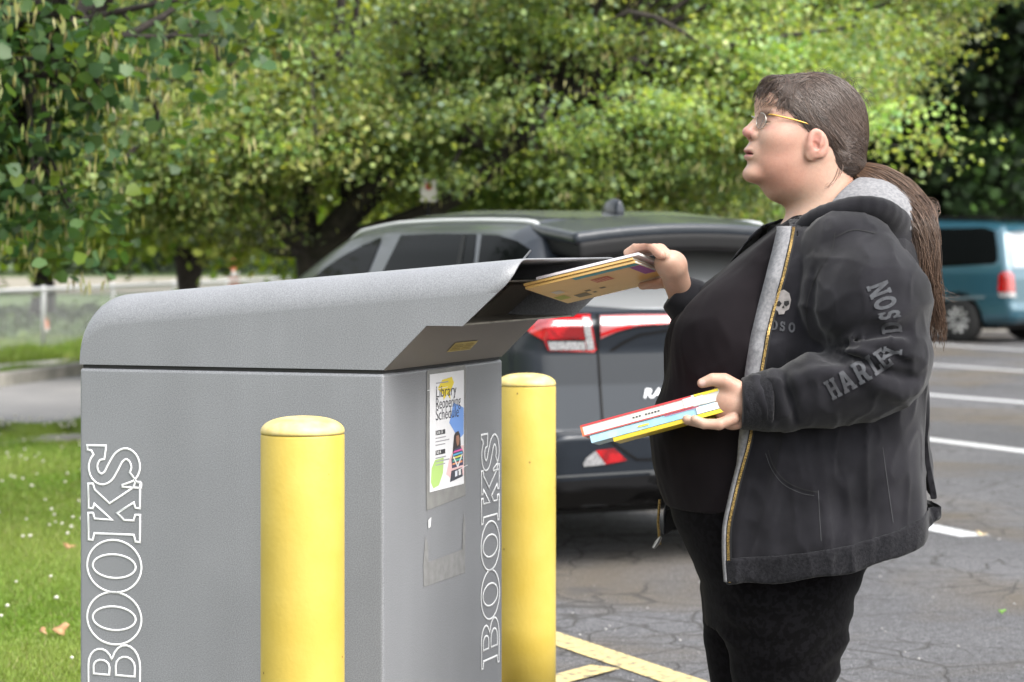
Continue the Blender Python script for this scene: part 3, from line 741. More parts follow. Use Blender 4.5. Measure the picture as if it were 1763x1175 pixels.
# ---------------- head and neck
def head_raw(p):
    m_ = mirY(p)
    d = e(p, 1404, 214, 0, 90, 57, 80)                                   # skull
    d = smin(d, e(p, 1368, 226, 0, 66, 47, 74), 0.030)                   # face mass
    d = smin(d, e(m_, 1352, 262, -17, 54, 32, 50), 0.03)                 # full cheeks
    d = smin(d, e(p, 1350, 292, 0, 60, 44, 40), 0.03)                    # jaw
    d = smin(d, e(p, 1368, 318, 0, 50, 42, 30, 0.35), 0.030)             # under the chin
    d = smin(d, cone(p, w(1414, 280), w(1424, 400), 0.074, 0.086), 0.035) # neck
    d = smin(d, e(p, 1402, 416, 0, 70, 90, 45), 0.045)                    # neck root, upper chest
    d = smin(d, e(p, 1323, 178, 0, 23, 38, 26), 0.022)                   # forehead
    d = smin(d, cone(m_, w(1309, 196, -8 * mpx), w(1322, 197, -33 * mpx), 0.0075, 0.007), 0.012)   # brow ridge
    # eye sockets
    d = smax(d, -e(m_, 1301, 211, -24, 13, 17, 10), 0.012)
    d = smin(d, e(m_, 1322, 211.5, -24.5, 12, 12.5, 11.5), 0.003)
    d = smax(d, -e(m_, 1306, 212, -31, 13, 17, 3.0, -0.1), 0.002)
    d = smin(d, e(m_, 1333, 238, -26, 26, 21, 20), 0.030)                # cheek bone
    # nose
    d = smin(d, chain(p, [w(1310, 198), w(1298, 213), w(1287, 228)], [0.0075, 0.0098, 0.0125]), 0.010)
    d = smin(d, e(p, 1284, 229.5, 0, 9.5, 9.5, 8.5), 0.006)
    d = smin(d, e(m_, 1297, 235.5, -11, 10, 6.5, 8.2), 0.004)
    d = smax(d, -e(m_, 1290, 241.5, -6.5, 5.0, 3.2, 2.8), 0.002)
    d = smax(d, -cone(m_, w(1304, 241, -18 * mpx), w(1310, 259, -25 * mpx), 0.001, 0.001), 0.007)   # fold beside the nose
    # mouth
    d = smin(d, e(p, 1295, 264, 0, 14, 21, 19), 0.014)
    d = smin(d, e(p, 1286, 259.0, 0, 7.8, 16, 4.8, 0.35), 0.004)
    d = smin(d, e(p, 1287, 272.5, 0, 8.8, 15, 5.6, -0.2), 0.004)
    d = smax(d, -e(p, 1283, 266.0, 0, 15, 18, 1.7, -0.28), 0.0025)
    d = smax(d, -cone(m_, w(1297, 269.0, -15 * mpx), w(1304, 272.5, -20 * mpx), 0.0014, 0.001), 0.005)
    d = smax(d, -e(p, 1277, 284.5, 0, 7, 22, 4), 0.008)
    d = smin(d, e(p, 1294, 301, 0, 18, 22, 15), 0.016)                   # chin
    return d
def ear(p):
    p = p + np.array([11 * mpx, 0, 0], np.float32); m_ = mirY(p); R = 0.28; D = -61
    d = e(m_, 1407, 247, D, 18, 5.5, 26, R)
    d = smax(d, -e(m_, 1406, 244, D - 6.5, 13.5, 5.2, 20, R), 0.003)
    d = smin(d, chain(m_, [w(1413, 236, (D - 1.5) * mpx), w(1411, 248, (D - 2) * mpx), w(1404, 260, (D - 2) * mpx), w(1398, 262, (D - 1) * mpx)], [.004, .0052, .0045, .003]), 0.004)
    d = smax(d, -e(m_, 1401, 251, D - 3, 6.5, 7.5, 8.5, 0.25), 0.003)
    d = smin(d, e(m_, 1391.5, 252, D + 1, 4.5, 4.5, 6), 0.004)
    d = smin(d, e(m_, 1394, 268, D + 3, 9.5, 5.0, 10), 0.012)
    return smin(d, e(m_, 1397, 251, D + 9, 15, 9, 20), 0.012)
def head(p): return smin(head_raw(p), ear(p), 0.006)
SKIN = np.array([0.46, 0.285, 0.210])
def skin_cols(V):
    V = V.astype(np.float32); m_ = mirY(V)
    c = np.repeat(SKIN[None], len(V), 0)
    n = fbm(V, 90, 5)[:, None]; n2 = fbm(V, 38, 15)[:, None]; c = c * (1 + 0.06 * n) * (1 + n2 * np.array([0.05, 0.13, 0.14]))
    def blend(d, wd, col, a=1.0):
        nonlocal c
        t = (np.clip(1 - d / wd, 0, 1) * a)[:, None]; c = c * (1 - t) + np.array(col) * t
    blend(e(V, 1286, 266, 0, 8, 15, 8.5), 0.004, (0.36, 0.14, 0.14), 0.95)
    blend(e(V, 1283, 231, 0, 9, 12, 8), 0.012, (0.46, 0.19, 0.17), 0.6)
    blend(e(m_, 1345, 245, -45, 30, 10, 24), 0.03, (0.46, 0.225, 0.17), 0.45)
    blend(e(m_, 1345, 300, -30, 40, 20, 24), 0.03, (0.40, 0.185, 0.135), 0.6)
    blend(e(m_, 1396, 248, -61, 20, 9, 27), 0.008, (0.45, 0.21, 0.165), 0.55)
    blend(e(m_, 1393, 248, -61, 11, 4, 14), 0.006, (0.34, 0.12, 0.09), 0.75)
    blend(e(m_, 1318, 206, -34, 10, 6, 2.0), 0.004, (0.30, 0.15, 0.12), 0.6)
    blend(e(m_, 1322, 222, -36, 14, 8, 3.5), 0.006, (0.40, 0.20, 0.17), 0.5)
    for q_ in ((1209, 660, -.362), (1100, 483, .10)): blend(np.linalg.norm(V - w(*q_).astype(np.float32), axis=1) - .006, .004, (0.66, 0.44, 0.40), .7)
    r_ = np.random.default_rng(3)
    for _ in range(26): blend(np.linalg.norm(V - w(r_.uniform(1300, 1395), r_.uniform(215, 335), -r_.uniform(.05, .075)).astype(np.float32), axis=1) - .001, .0035, (0.36, 0.17, 0.12), .35)
    blend(e(m_, 1312, 194.5, -26, 13, 14, 2.0), 0.003, (0.20, 0.115, 0.085), 0.75)       # eyebrow
    return c * (ALB * 1.04)
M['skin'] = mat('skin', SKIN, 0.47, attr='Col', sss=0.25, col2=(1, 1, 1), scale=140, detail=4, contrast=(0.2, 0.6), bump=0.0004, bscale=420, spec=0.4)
M['skin'].node_tree.nodes['Color Ramp'].color_ramp.elements[0].color = (0.9, 0.88, 0.88, 1)
# ---------------- hands
def near_hand(p):
    d = smin(ell(p, w(1253, 692, -.335), (.040, .023, .044)), cone(p, w(1300, 697, -.33), w(1262, 694, -.333), .029, .034), .02)
    d = smin(d, chain(p, [w(1268, 670, -.345), w(1247, 656, -.352), w(1227, 654, -.352), w(1209, 660, -.350)], [.020, .0168, .0142, .0108]), .012)
    d = smin(d, e(p, 1262, 730, -250, 18, 14, 10), .014)
    for i, (dy, t, r) in enumerate(((-.368, 1196, .0108), (-.346, 1182, .0112), (-.323, 1172, .0112), (-.300, 1178, .0105))):
        d = smin(d, chain(p, [w(1263, 721, dy + .008), w(1238, 731, dy), w(1212, 730, dy), w(t, 722, dy)], [.0130, .0122, r, r * .84], .003), .0025)
    return d
BA, BB, BC = P(905, 498.5, 5.68), P(1094, 453, 5.555), P(975, 523.5, 5.87)
bx_ = BB - BA; BL1 = np.linalg.norm(bx_); bx_ = bx_ / BL1; by_ = BC - BA; by_ = by_ - bx_ * (by_ @ bx_); BL2 = np.linalg.norm(by_); by_ = by_ / BL2
bn_ = np.cross(bx_, by_); bn_ = bn_ if bn_[2] > 0 else -bn_
def bp_(s_, t_, n_): return (BA + bx_ * BL1 * s_ + by_ * BL2 * t_ + bn_ * n_).astype(np.float32)
WR = w(1172, 508, .07)
def far_hand(p):
    pc = bp_(1.17, .36, .004); Rm = np.stack([bx_, by_, bn_], 1)
    d = smin(ell(p, pc, (.031, .038, .025), Rm), cone(p, WR, bp_(1.17, .45, -.004), .030, .033), .025)
    d = smin(d, chain(p, [bp_(1.13, .62, -.022), bp_(1.02, .74, -.020), bp_(.89, .79, -.0145), bp_(.77, .79, -.0115)], [.0175, .0145, .0120, .0095], .004), .012)
    for i, t in enumerate((.12, .215, .31, .40)):
        d = smin(d, chain(p, [bp_(1.19, t, .012), bp_(1.11, t - .01, .041), bp_(.99, t - .01, .043), bp_(.90 + .012 * i, t, .036)], [.0128, .0120, .0104, .0088], .003), .0025)
    return d
# ---------------- torso tables (photo rows at the person's depth)
def table(rows):
    r = np.array(rows, float); z = EYE - (r[:, 0] - HZ) * mpx
    fx = (r[:, 1] - CX) * mpx; bx = (r[:, 2] - CX) * mpx; o = np.argsort(z); zz = np.linspace(z.min(), z.max(), 240)
    out = []
    for a in (fx, bx, r[:, 3], r[:, 4] if r.shape[1] > 4 else np.zeros(len(z))):
        y = np.interp(zz, z[o], a[o]); k = np.hanning(15); k /= k.sum(); y = np.convolve(np.pad(y, 7, 'edge'), k, 'valid'); out.append(y)
    return zz, out
def torso_sd(p, tb, n=2.25):
    zz, (fx, bx, hw, cy) = tb; z = p[:, 2]
    f = np.interp(z, zz, fx); b = np.interp(z, zz, bx); h = np.interp(z, zz, hw); c = np.interp(z, zz, cy)
    a = (b - f) / 2; cx = (b + f) / 2
    q = (np.abs((p[:, 0] - cx) / a) ** n + np.abs((p[:, 1] - YW - c) / h) ** n) ** (1 / n)
    d = (q - 1) * np.minimum(a, h)
    return np.maximum(d * 0.9, np.maximum(z - zz[-1], zz[0] - z)).astype(np.float32)
TEE = table([(372, 1345, 1470, .085), (385, 1330, 1490, .11), (405, 1306, 1515, .15), (440, 1268, 1545, .19), (490, 1224, 1560, .215), (545, 1183, 1565, .225), (590, 1166, 1565, .235), (640, 1150, 1565, .245),
             (690, 1133, 1565, .255), (745, 1119, 1565, .265), (795, 1120, 1568, .268), (840, 1132, 1570, .268), (880, 1150, 1570, .262), (920, 1175, 1570, .255)])
PANT = table([(800, 1140, 1560, .255), (850, 1148, 1565, .262), (900, 1160, 1535, .258), (950, 1183, 1498, .250), (1000, 1206, 1474, .240), (1040, 1214, 1462, .230), (1075, 1218, 1456, .215)])
JKT = table([(372, 1345, 1545, .130), (395, 1300, 1566, .190), (420, 1272, 1580, .222), (470, 1225, 1588, .248), (545, 1178, 1590, .266), (640, 1145, 1592, .285), (745, 1110, 1597, .300), (840, 1112, 1606, .310), (900, 1118, 1614, .314), (960, 1124, 1618, .314), (1020, 1132, 1620, .310)])
def tee(p):
    d = torso_sd(p, TEE); m_ = mirY(p)
    d = smin(d, ell(m_, w(1285, 590, -.115), (.150, .115, .125)), .09)
    d = d + 0.0035 * fbm(p, 16, 3) * np.clip((1.35 - p[:, 2]) * 4, 0, 1) - 0.0045 * ridge(p * np.array([.9, .9, 1.3], np.float32), 12, 51) + 0.0012 * fbm(p, 55, 8)
    # scooped neckline: everything above a plane sloping from the throat to the nape goes
    n = np.array([-0.62, 0, 0.78], np.float32); q = w(1322, 404); 
    d = smax(d, (p - q.astype(np.float32)) @ n - 0.0, 0.006)
    return np.maximum(d, (EYE - (868 - HZ) * mpx) - p[:, 2])
def pants(p):
    d = torso_sd(p, PANT, 2.4)
    for (hx, kx, ax, dy) in ((1355, 1352, 1346, -.118), (1325, 1310, 1300, .118)):
        lg = chain(p, [w(hx, 960, dy), w(kx, 1090, dy * 1.02), w(kx - 6, 1210, dy * 1.02), w(ax, 1440, dy)], [.158, .138, .108, .088])
        d = smin(d, lg, .03)
    d = d + 0.005 * np.sin(p[:, 2] * 95 + 4 * np.sin(p[:, 0] * 14) + 2 * np.sin(p[:, 1] * 17)) * np.clip((0.72 - p[:, 2]) * 6, 0, 1) * np.clip(fbm(p, 9, 2), 0, 1) + 0.003 * fbm(p, 20, 6)
    return np.maximum(d, 0.055 - p[:, 2])
# ---------------- jacket
NS = [(1462, 448, -.195, .112), (1490, 525, -.262, .136), (1517, 622, -.305, .108), (1470, 650, -.322, .094), (1420, 668, -.33, .081), (1332, 690, -.333, .059), (1279, 696, -.333, .0535)]
FS = [(1440, 448, .195, .110), (1390, 560, .27, .118), (1330, 630, .29, .098), (1255, 568, .17, .072), (1192, 525, .09, .054), (1163, 505, .066, .048)]
def chain_px(p, S, k=.03): return chain(p, [w(*s[:3]).astype(np.float32) for s in S], [s[3] for s in S], k)
ELB = w(1432, 606, -.40).astype(np.float32)
CREASE = None
def creases(p, d):
    if CREASE is None: return d
    for pts, r_, k_ in CREASE:
        lo = pts.min(0) - .06; hi = pts.max(0) + .06; m_ = ((p > lo) & (p < hi)).all(1)
        if m_.any():
            q = p[m_]; c = chain(q, list(pts), list(r_)); dd = d[m_]
            d = d.copy(); d[m_] = smax(dd, -c, k_) if k_ > 0 else smin(dd, c, -k_)
    return d
def sleeves(p):
    near = chain_px(p, NS)
    r = p - ELB; dist2 = (r * r).sum(1)
    ang = np.arctan2(r[:, 2], r[:, 0]); rad = np.sqrt(r[:, 0] ** 2 + r[:, 2] ** 2)
    near = creases(p, near)
    near = near - 0.006 * np.sin(ang * 10.0 + 9 * rad + 0.4) * np.exp(-(rad / .16) ** 2 - ((ang - .05) / .75) ** 2) * np.clip(rad / .05, 0, 1) * (p[:, 1] < YW - .18)
    near = near + 0.016 * np.exp(-(rad / .035) ** 2)
    rc = p - w(1330, 668, -.38).astype(np.float32); near = near - 0.0045 * np.sin(rc[:, 0] * 150 + rc[:, 2] * 45) * np.exp(-(rc ** 2).sum(1) / 0.006)
    near = near - 0.004 * fbm(p, 15, 12) - 0.0045 * ridge(p * np.array([1.0, .6, 1.5], np.float32), 17, 12) - 0.0030 * ridge(p * np.array([1.5, .7, .8], np.float32), 34, 21)
    near = smax(near, (w(1278, 696, -.33)[0].astype(np.float32) - p[:, 0]) + (p[:, 2] - w(1278, 696, -.33)[2].astype(np.float32)) * 0.03, .005)
    far = chain_px(p, FS) - 0.003 * fbm(p, 22, 4)
    c0 = w(1163, 505, .066).astype(np.float32); nd = np.array([-0.80, 0, 0.60], np.float32)
    far = smax(far, (p - c0) @ nd - 0.004, .005)
    return near, far
def on_cloth(sdf, pts, off=0.0015):
    pts = np.asarray(pts, float); D = np.stack([(pts[:, 0] - CX) / F, np.ones(len(pts)), -(pts[:, 1] - HZ) / F], 1); o = D * 4.9; o[:, 2] += EYE
    return trace(sdf, o.astype(np.float32), D.astype(np.float32), 1.4, off)
_cr = []
for pts, r_, k_ in (([(1426, 598), (1462, 592), (1505, 578), (1560, 571)], .010, .030), ([(1426, 604), (1470, 601), (1520, 606), (1560, 622)], .009, .026), ([(1430, 588), (1470, 570), (1510, 560)], .006, .026),
                    ([(1440, 612), (1490, 622), (1535, 645), (1575, 652)], .006, .024), ([(1398, 470), (1392, 520), (1398, 570), (1424, 600)], .009, .030), ([(1352, 655), (1362, 690), (1372, 722)], .004, .02), ([(1320, 660), (1326, 690), (1330, 722)], .004, .018),
                    ([(1438, 606), (1480, 611), (1530, 628)], .007, -.020), ([(1445, 594), (1490, 590), (1550, 588)], .008, -.022), ([(1500, 655), (1545, 672), (1580, 665)], .010, -.03), ([(1440, 640), (1400, 648), (1365, 660)], .008, -.025)):
    q = on_cloth(lambda p: chain_px(p, NS), smooth_path(pts, 9), .001 if k_ > 0 else -.004); _cr.append((q.astype(np.float32), np.r_[.3, np.ones(7), .3] * r_, k_))
CREASE = _cr
def jacket_torso(p):
    d = torso_sd(p, JKT, 2.3)
    # loose drape: long vertical folds below the arm, a deep one at the back
    dr = np.clip((1.08 - p[:, 2]) * 3, 0, 1)
    d = d - dr * (0.008 * np.sin(p[:, 0] * 27 + 2.0 * p[:, 2] + 1.0) + 0.006 * fbm(p * np.array([1, 1, .35], np.float32), 20, 31))
    d = d + dr * 0.028 * np.exp(-((p[:, 0] - w(1583, 800)[0] + 0.05 * (p[:, 2] - .8)) / .022) ** 2) * (p[:, 1] < YW - .1)
    d = d - 0.0025 * fbm(p, 24, 15) - 0.007 * ridge(p * np.array([1.3, 1.0, .40], np.float32), 15, 41) - 0.0035 * ridge(p * np.array([1.2, .8, .8], np.float32), 30, 44)
    return d
zr = np.array([372, 395, 470, 570, 640, 750, 830, 900, 960, 1030], float)
xn = np.array([1372, 1368, 1345, 1316, 1303, 1284, 1262, 1246, 1245, 1250], float)      # near zip edge
xf = np.array([1335, 1305, 1255, 1215, 1200, 1180, 1165, 1150, 1146, 1146], float)      # far zip edge
Zr = EYE - (zr - HZ) * mpx
def cut_x(p):
    z = p[:, 2]; Yn = YW - .26; kz = Yn / F
    zn = EYE - (zr - HZ) * kz; n = np.interp(z, zn[::-1], ((xn - CX) * kz)[::-1]); f = np.interp(z, Zr[::-1], ((xf - CX) * mpx)[::-1])
    t = np.clip((p[:, 1] - YW + .08) / .16, 0, 1); return (n * (1 - t) + f * t).astype(np.float32)
def hem_z(p):
    Yn = YW - .24; kz = Yn / F
    x = np.array([1120, 1250, 1330, 1450, 1540, 1590, 1640], float); y = np.array([985, 1004, 998, 980, 958, 937, 908], float)
    zf = np.interp(p[:, 0], (x - CX) * kz, EYE - (y - HZ) * kz)
    return (zf + np.clip((p[:, 1] - YW + .1) * 0.16, 0, .06)).astype(np.float32)
def jacket_outer(p):
    near, far = sleeves(p); d = jacket_torso(p)
    d = smin(d, near, .020); return smin(d, far, .02)
def jacket(p):
    near, far = sleeves(p); t = jacket_torso(p)
    sh = smax(t, -(t + 0.013), .004)
    sh = smax(sh, cut_x(p) - p[:, 0], .006)
    sh = np.maximum(sh, hem_z(p) + .055 - p[:, 2])
    # neck opening
    sh = smax(sh, -cone(p, w(1400, 330), w(1385, 440), .115, .10), .01)
    d = smin(sh, near, .007); return smin(d, far, .01)
def hem_band(p):
    t = jacket_torso(p) - 0.004; hz = hem_z(p)
    hz2 = hz + 0.003 * np.sin(p[:, 0] * 40)
    sh = smax(t, -(t + 0.016), .005); sh = smax(sh, cut_x(p) - p[:, 0], .006)
    return smax(sh, np.maximum(hz2 - p[:, 2], p[:, 2] - hz - .062), .008)
M['fleece'] = mat('charcoal_fleece', (0.0058, 0.0058, 0.0074), 0.95, col2=(0.0235, 0.023, 0.0275), scale=9, detail=9, contrast=(0.32, 0.72), bump=0.0007, bscale=800, spec=0.03, sheen=0.13)
M['rib'] = mat('charcoal_rib', (0.008, 0.008, 0.0098), 0.95, col2=(0.018, 0.018, 0.021), scale=160, detail=4, bump=0.0015, bscale=300, spec=0.06, sheen=0.10)
M['lining'] = mat('grey_lining', (0.17, 0.17, 0.18), 0.95, col2=(0.25, 0.25, 0.26), scale=130, detail=5, bump=0.001, bscale=400, spec=0.15)
M['tee'] = mat('black_cotton', (0.0060, 0.0043, 0.0056), 0.85, col2=(0.0096, 0.0072, 0.0090), scale=9, detail=6, bump=0.0004, bscale=600, spec=0.10, sheen=0.02)
M['pants'] = mat('black_velour', (0.0022, 0.0020, 0.0025), 0.95, col2=(0.0048, 0.0045, 0.0055), scale=75, detail=1, contrast=(0.48, 0.53), bump=0.0008, bscale=80, spec=0.06, sheen=0.02)
V, Q = sdf_mesh(head, w(1258, 445, -.17), w(1540, 118, .17), 0.0026)
V1, Q1 = sdf_mesh(near_hand, w(1155, 760, -.44), w(1330, 630, -.23), 0.0024)
V2, Q2 = sdf_mesh(far_hand, w(1060, 550, -.12), w(1210, 420, .24), 0.0024)
def core(p):
    d = torso_sd(p, TEE) + .05
    d = np.minimum(d, np.minimum(chain_px(p, [(a, b, c, r * .5) for a, b, c, r in NS]), chain_px(p, [(a, b, c, r * .5) for a, b, c, r in FS])))
    for (kx, dy) in ((1362, -.118), (1310, .118)): d = np.minimum(d, chain(p, [w(kx, 940, dy), w(kx - 6, 1210, dy), w(kx - 10, 1445, dy)], [.09, .07, .05]))
    return d
V3, Q3 = sdf_mesh(core, w(1090, 1490, -.5), w(1640, 360, .5), 0.02, 0)
Vb, Qb = join_np([(V, Q), (V1, Q1), (V2, Q2), (V3, Q3)])
Cb = skin_cols(Vb); nh = len(V); Vb[:nh] = twist(Vb[:nh]); body = pmake('body', Vb, Qb, M['skin']); col_attr(body.data, Cb)
V, Q = sdf_mesh(tee, w(1080, 900, -.34), w(1600, 350, .34), 0.007); pmake('shirt', V, Q, M['tee'])['label'] = 'black cotton shirt over a round belly'
V, Q = sdf_mesh(pants, w(1090, 1475, -.36), w(1640, 780, .36), 0.010); pmake('trousers', V, Q, M['pants'])['label'] = 'black trousers with a faint spotted pattern'
V, Q = sdf_mesh(jacket, w(1080, 1040, -.52), w(1650, 345, .50), 0.0062); jk = pmake('jacket', V, Q, M['fleece']); jk['label'] = 'open charcoal zip jacket'
V, Q = sdf_mesh(hem_band, w(1080, 1040, -.42), w(1650, 850, .42), 0.0055); pmake('hem_band', V, Q, M['rib'], jk)
# cuffs
def cuff(p):
    d = chain_px(p, NS[-3:]) - 0.003; c = w(1279, 696, -.333)[0]; d = smax(d, c - .004 - p[:, 0], .006); return smax(d, p[:, 0] - (c + .062), .006)
V, Q = sdf_mesh(cuff, w(1262, 760, -.42), w(1345, 630, -.25), 0.004); pmake('cuff', V, Q, M['rib'], jk)
# seams, zip, pocket: thin strips laid on the cloth
def cloth_line(name, pts, wpx, m, parent, off=0.0015, n=60, sdf=None):
    p2 = smooth_path(pts, n); v, f = ribbon_np(p2, wpx); return pmake(name, on_cloth(sdf or jacket_outer, v, off), f, m, parent)
M['stitch'] = mat('seam_stitch', (0.040, 0.040, 0.044), 0.9); M['stitch_dark'] = mat('dark_seam', (0.007, 0.007, 0.008), 0.95)  # darker seam lines; also used for emblem hollows and hair tie
cloth_line('pocket_seam', [(1322, 775), (1332, 803), (1352, 828), (1380, 842), (1408, 848)], 1.8, M['stitch_dark'], jk)
cloth_line('pocket_seam', [(1318, 781), (1329, 809), (1349, 834), (1378, 849), (1402, 854)], 0.9, M['stitch'], jk)
cloth_line('pocket_seam', [(1409, 845), (1411, 885), (1414, 932)], 1.2, M['stitch'], jk)
cloth_line('side_seam', [(1520, 770), (1528, 830), (1538, 900)], 1.0, M['stitch'], jk)
cloth_line('shoulder_seam', [(1438, 400), (1432, 430), (1412, 462), (1395, 500), (1388, 540), (1395, 580)], 1.8, M['stitch_dark'], jk)
cloth_line('shoulder_seam', [(1436, 409), (1470, 396), (1510, 402)], 1.8, M['stitch_dark'], jk)
# zip
M['zip'] = mat('brass_zip', (0.45, 0.30, 0.10), 0.4, metal=0.7, col2=(0.14, 0.09, 0.03), scale=380, detail=1, contrast=(0.45, 0.55))
M['ziptape'] = mat('zip_tape', (0.012, 0.012, 0.014), 0.9)
zz = np.linspace(398, 1000, 120); xx = np.interp(zz, zr, xn)
zx = smooth_path(np.stack([np.interp(np.linspace(390, 1000, 14), zr, xn), np.linspace(390, 1000, 14)], 1), 150)
def on_near(pts, off):
    """points given as (x world, z world): find the near side of the jacket"""
    o = np.stack([pts[:, 0], np.full(len(pts), 4.9), pts[:, 1]], 1); return trace(jacket_torso, o.astype(np.float32), np.tile([[0, 1.0, 0]], (len(pts), 1)).astype(np.float32), 0.85, off)
kz = (YW - .26) / F; zw = np.stack([(zx[:, 0] - CX) * kz, EYE - (zx[:, 1] - HZ) * kz], 1)
def zstrip(name, d0, d1, off, m):
    a = on_near(zw + [d0, 0], off); b = on_near(zw + [d1, 0], off); n = len(a)
    return pmake(name, np.r_[a, b], np.array([(i, i + n, i + 1 + n, i + 1) for i in range(n - 1)]), m, jk)
zstrip('zip_tape', 0.003, 0.016, 0.0018, M['ziptape'])
zstrip('zip_teeth', 0.006, 0.0115, 0.0036, M['zip'])
# grey facing turned out beside the zip
fw = np.interp(zx[:, 1], [398, 470, 640, 760, 800, 1000], [0.024, 0.027, 0.025, 0.013, 0.003, 0.002])
a = on_near(zw + np.stack([-fw, fw * 0], 1), -0.004); b = on_near(zw + [0.004, 0], 0.0012); mm = (a + b) / 2 - np.array([0, .004, 0]); n = len(a)
o = pmake('lining', np.r_[a, mm, b], np.array([(i + k * n, i + 1 + k * n, i + 1 + (k + 1) * n, i + (k + 1) * n) for i in range(n - 1) for k in (0, 1)]), M['lining'], jk); solidify(o, 0.004, 0); o['label'] = 'light grey inner lining'
# far zip end with its pull
v, f = tube_np([w(1136, 860, .24), w(1133, 900, .25), w(1136, 938, .25)], .0035, 6); pmake('zip_teeth', v, f, M['zip'], jk)
M['metal'] = mat('bright_metal', (0.6, 0.58, 0.55), 0.3, metal=0.9)
v, f = tube_np([w(1138, 925, .24), w(1132, 934, .235), w(1125, 944, .23)], [.003, .006, .004], 8); pmake('zip_pull', v, f, M['metal'], jk)
# ---------------- lettering on the sleeve, emblem on the chest
M['print_grey'] = mat('grey_sleeve_print', (0.052, 0.055, 0.063), 0.9, col2=(0.022, 0.023, 0.027), scale=70, detail=6, contrast=(0.42, 0.72))
M['print_dim'] = mat('worn_sleeve_print', (0.055, 0.057, 0.065), 0.9, col2=(0.020, 0.020, 0.024), scale=60, detail=6, contrast=(0.40, 0.68))
M['skull'] = mat('pale_emblem_print', (0.25, 0.23, 0.225), 0.9, col2=(0.16, 0.15, 0.145), scale=60)
def slab_letters(ch):
    S_ = {'H': [[(0, 0), (.36, 0), (.36, .14), (.28, .14), (.28, .42), (.52, .42), (.52, .14), (.44, .14), (.44, 0), (.8, 0), (.8, .14), (.73, .14), (.73, .86), (.8, .86), (.8, 1), (.44, 1), (.44, .86), (.52, .86), (.52, .58), (.28, .58), (.28, .86), (.36, .86), (.36, 1), (0, 1), (0, .86), (.07, .86), (.07, .14), (0, .14)]],
          'A': [[(0, 0), (.34, 0), (.34, .14), (.28, .14), (.31, .26), (.55, .26), (.58, .14), (.52, .14), (.52, 0), (.88, 0), (.88, .14), (.82, .14), (.58, 1), (.28, 1), (.06, .14), (0, .14)], [(.36, .42), (.50, .42), (.43, .74)]],
          'R': [[(0, 0), (.36, 0), (.36, .14), (.29, .14), (.29, .38), (.40, .38), (.52, 0), (.84, 0), (.84, .14), (.74, .14), (.64, .42), (.76, .55), (.78, .72), (.72, .9), (.52, 1), (0, 1), (0, .86), (.07, .86), (.07, .14), (0, .14)], [(.29, .55), (.29, .84), (.48, .84), (.55, .72), (.50, .56)]],
          'L': [[(0, 0), (.72, 0), (.72, .36), (.58, .36), (.54, .16), (.29, .16), (.29, .86), (.38, .86), (.38, 1), (0, 1), (0, .86), (.07, .86), (.07, .14), (0, .14)]],
          'E': [[(0, 0), (.72, 0), (.72, .34), (.58, .34), (.54, .16), (.29, .16), (.29, .43), (.52, .43), (.52, .58), (.29, .58), (.29, .84), (.54, .84), (.58, .68), (.72, .68), (.72, 1), (0, 1), (0, .86), (.07, .86), (.07, .14), (0, .14)]],
          'Y': [[(.24, 0), (.62, 0), (.62, .14), (.54, .14), (.54, .42), (.80, .86), (.88, .86), (.88, 1), (.52, 1), (.52, .86), (.57, .86), (.44, .62), (.31, .86), (.36, .86), (.36, 1), (-.02, 1), (-.02, .86), (.06, .86), (.32, .42), (.32, .14), (.24, .14)]],
          'N': [[(0, 0), (.33, 0), (.33, .14), (.26, .14), (.26, .62), (.60, 0), (.80, 0), (.80, .86), (.87, .86), (.87, 1), (.54, 1), (.54, .86), (.61, .86), (.61, .42), (.30, 1), (0, 1), (0, .86), (.07, .86), (.07, .14), (0, .14)]],
          'O': [arc(.42, .5, .42, .52, 0, 6.28, 26)[:-1], arc(.42, .5, .19, .30, 0, 6.28, 20)[:-1]],
          'D': [[(0, 0), (.42, 0)] + arc(.42, .5, .40, .5, -H_, H_, 12) + [(0, 1), (0, .86), (.07, .86), (.07, .14), (0, .14)], [(.29, .16), (.29, .84), (.40, .84)] + arc(.40, .5, .17, .34, H_, -H_, 8)[1:]],
          'S': [[(.02, 0), (.14, 0), (.17, .07), (.38, -.02), (.58, .06), (.68, .28), (.58, .52), (.28, .64), (.28, .78), (.42, .80), (.52, .64), (.64, .64), (.64, 1), (.53, 1), (.50, .93), (.32, 1.02), (.12, .94), (.03, .72), (.12, .50), (.42, .38), (.43, .22), (.30, .18), (.17, .36), (.02, .36)]],
          'V': [[(.30, 0), (.58, 0), (.82, .86), (.88, .86), (.88, 1), (.52, 1), (.52, .86), (.57, .86), (.44, .36), (.31, .86), (.36, .86), (.36, 1), (0, 1), (0, .86), (.06, .86)]],
          'I': [[(0, 0), (.40, 0), (.40, .14), (.31, .14), (.31, .86), (.40, .86), (.40, 1), (0, 1), (0, .86), (.09, .86), (.09, .14), (0, .14)]]}
    return S_[ch]
def letter_px(name, ch, o, ux, uy, m, parent, off=0.002, sdf=None):
    """one printed letter; o, ux, uy: photo position, advance vector and cap-height vector in pixels"""
    loops = [np.asarray(o) + np.array(l)[:, :1] * np.asarray(ux) + np.array(l)[:, 1:] * np.asarray(uy) for l in slab_letters(ch)]
    v, t = patch2d(loops, 5.0)
    q = pmake(name, on_cloth(sdf or jacket_outer, v, off), t, m, parent); return q
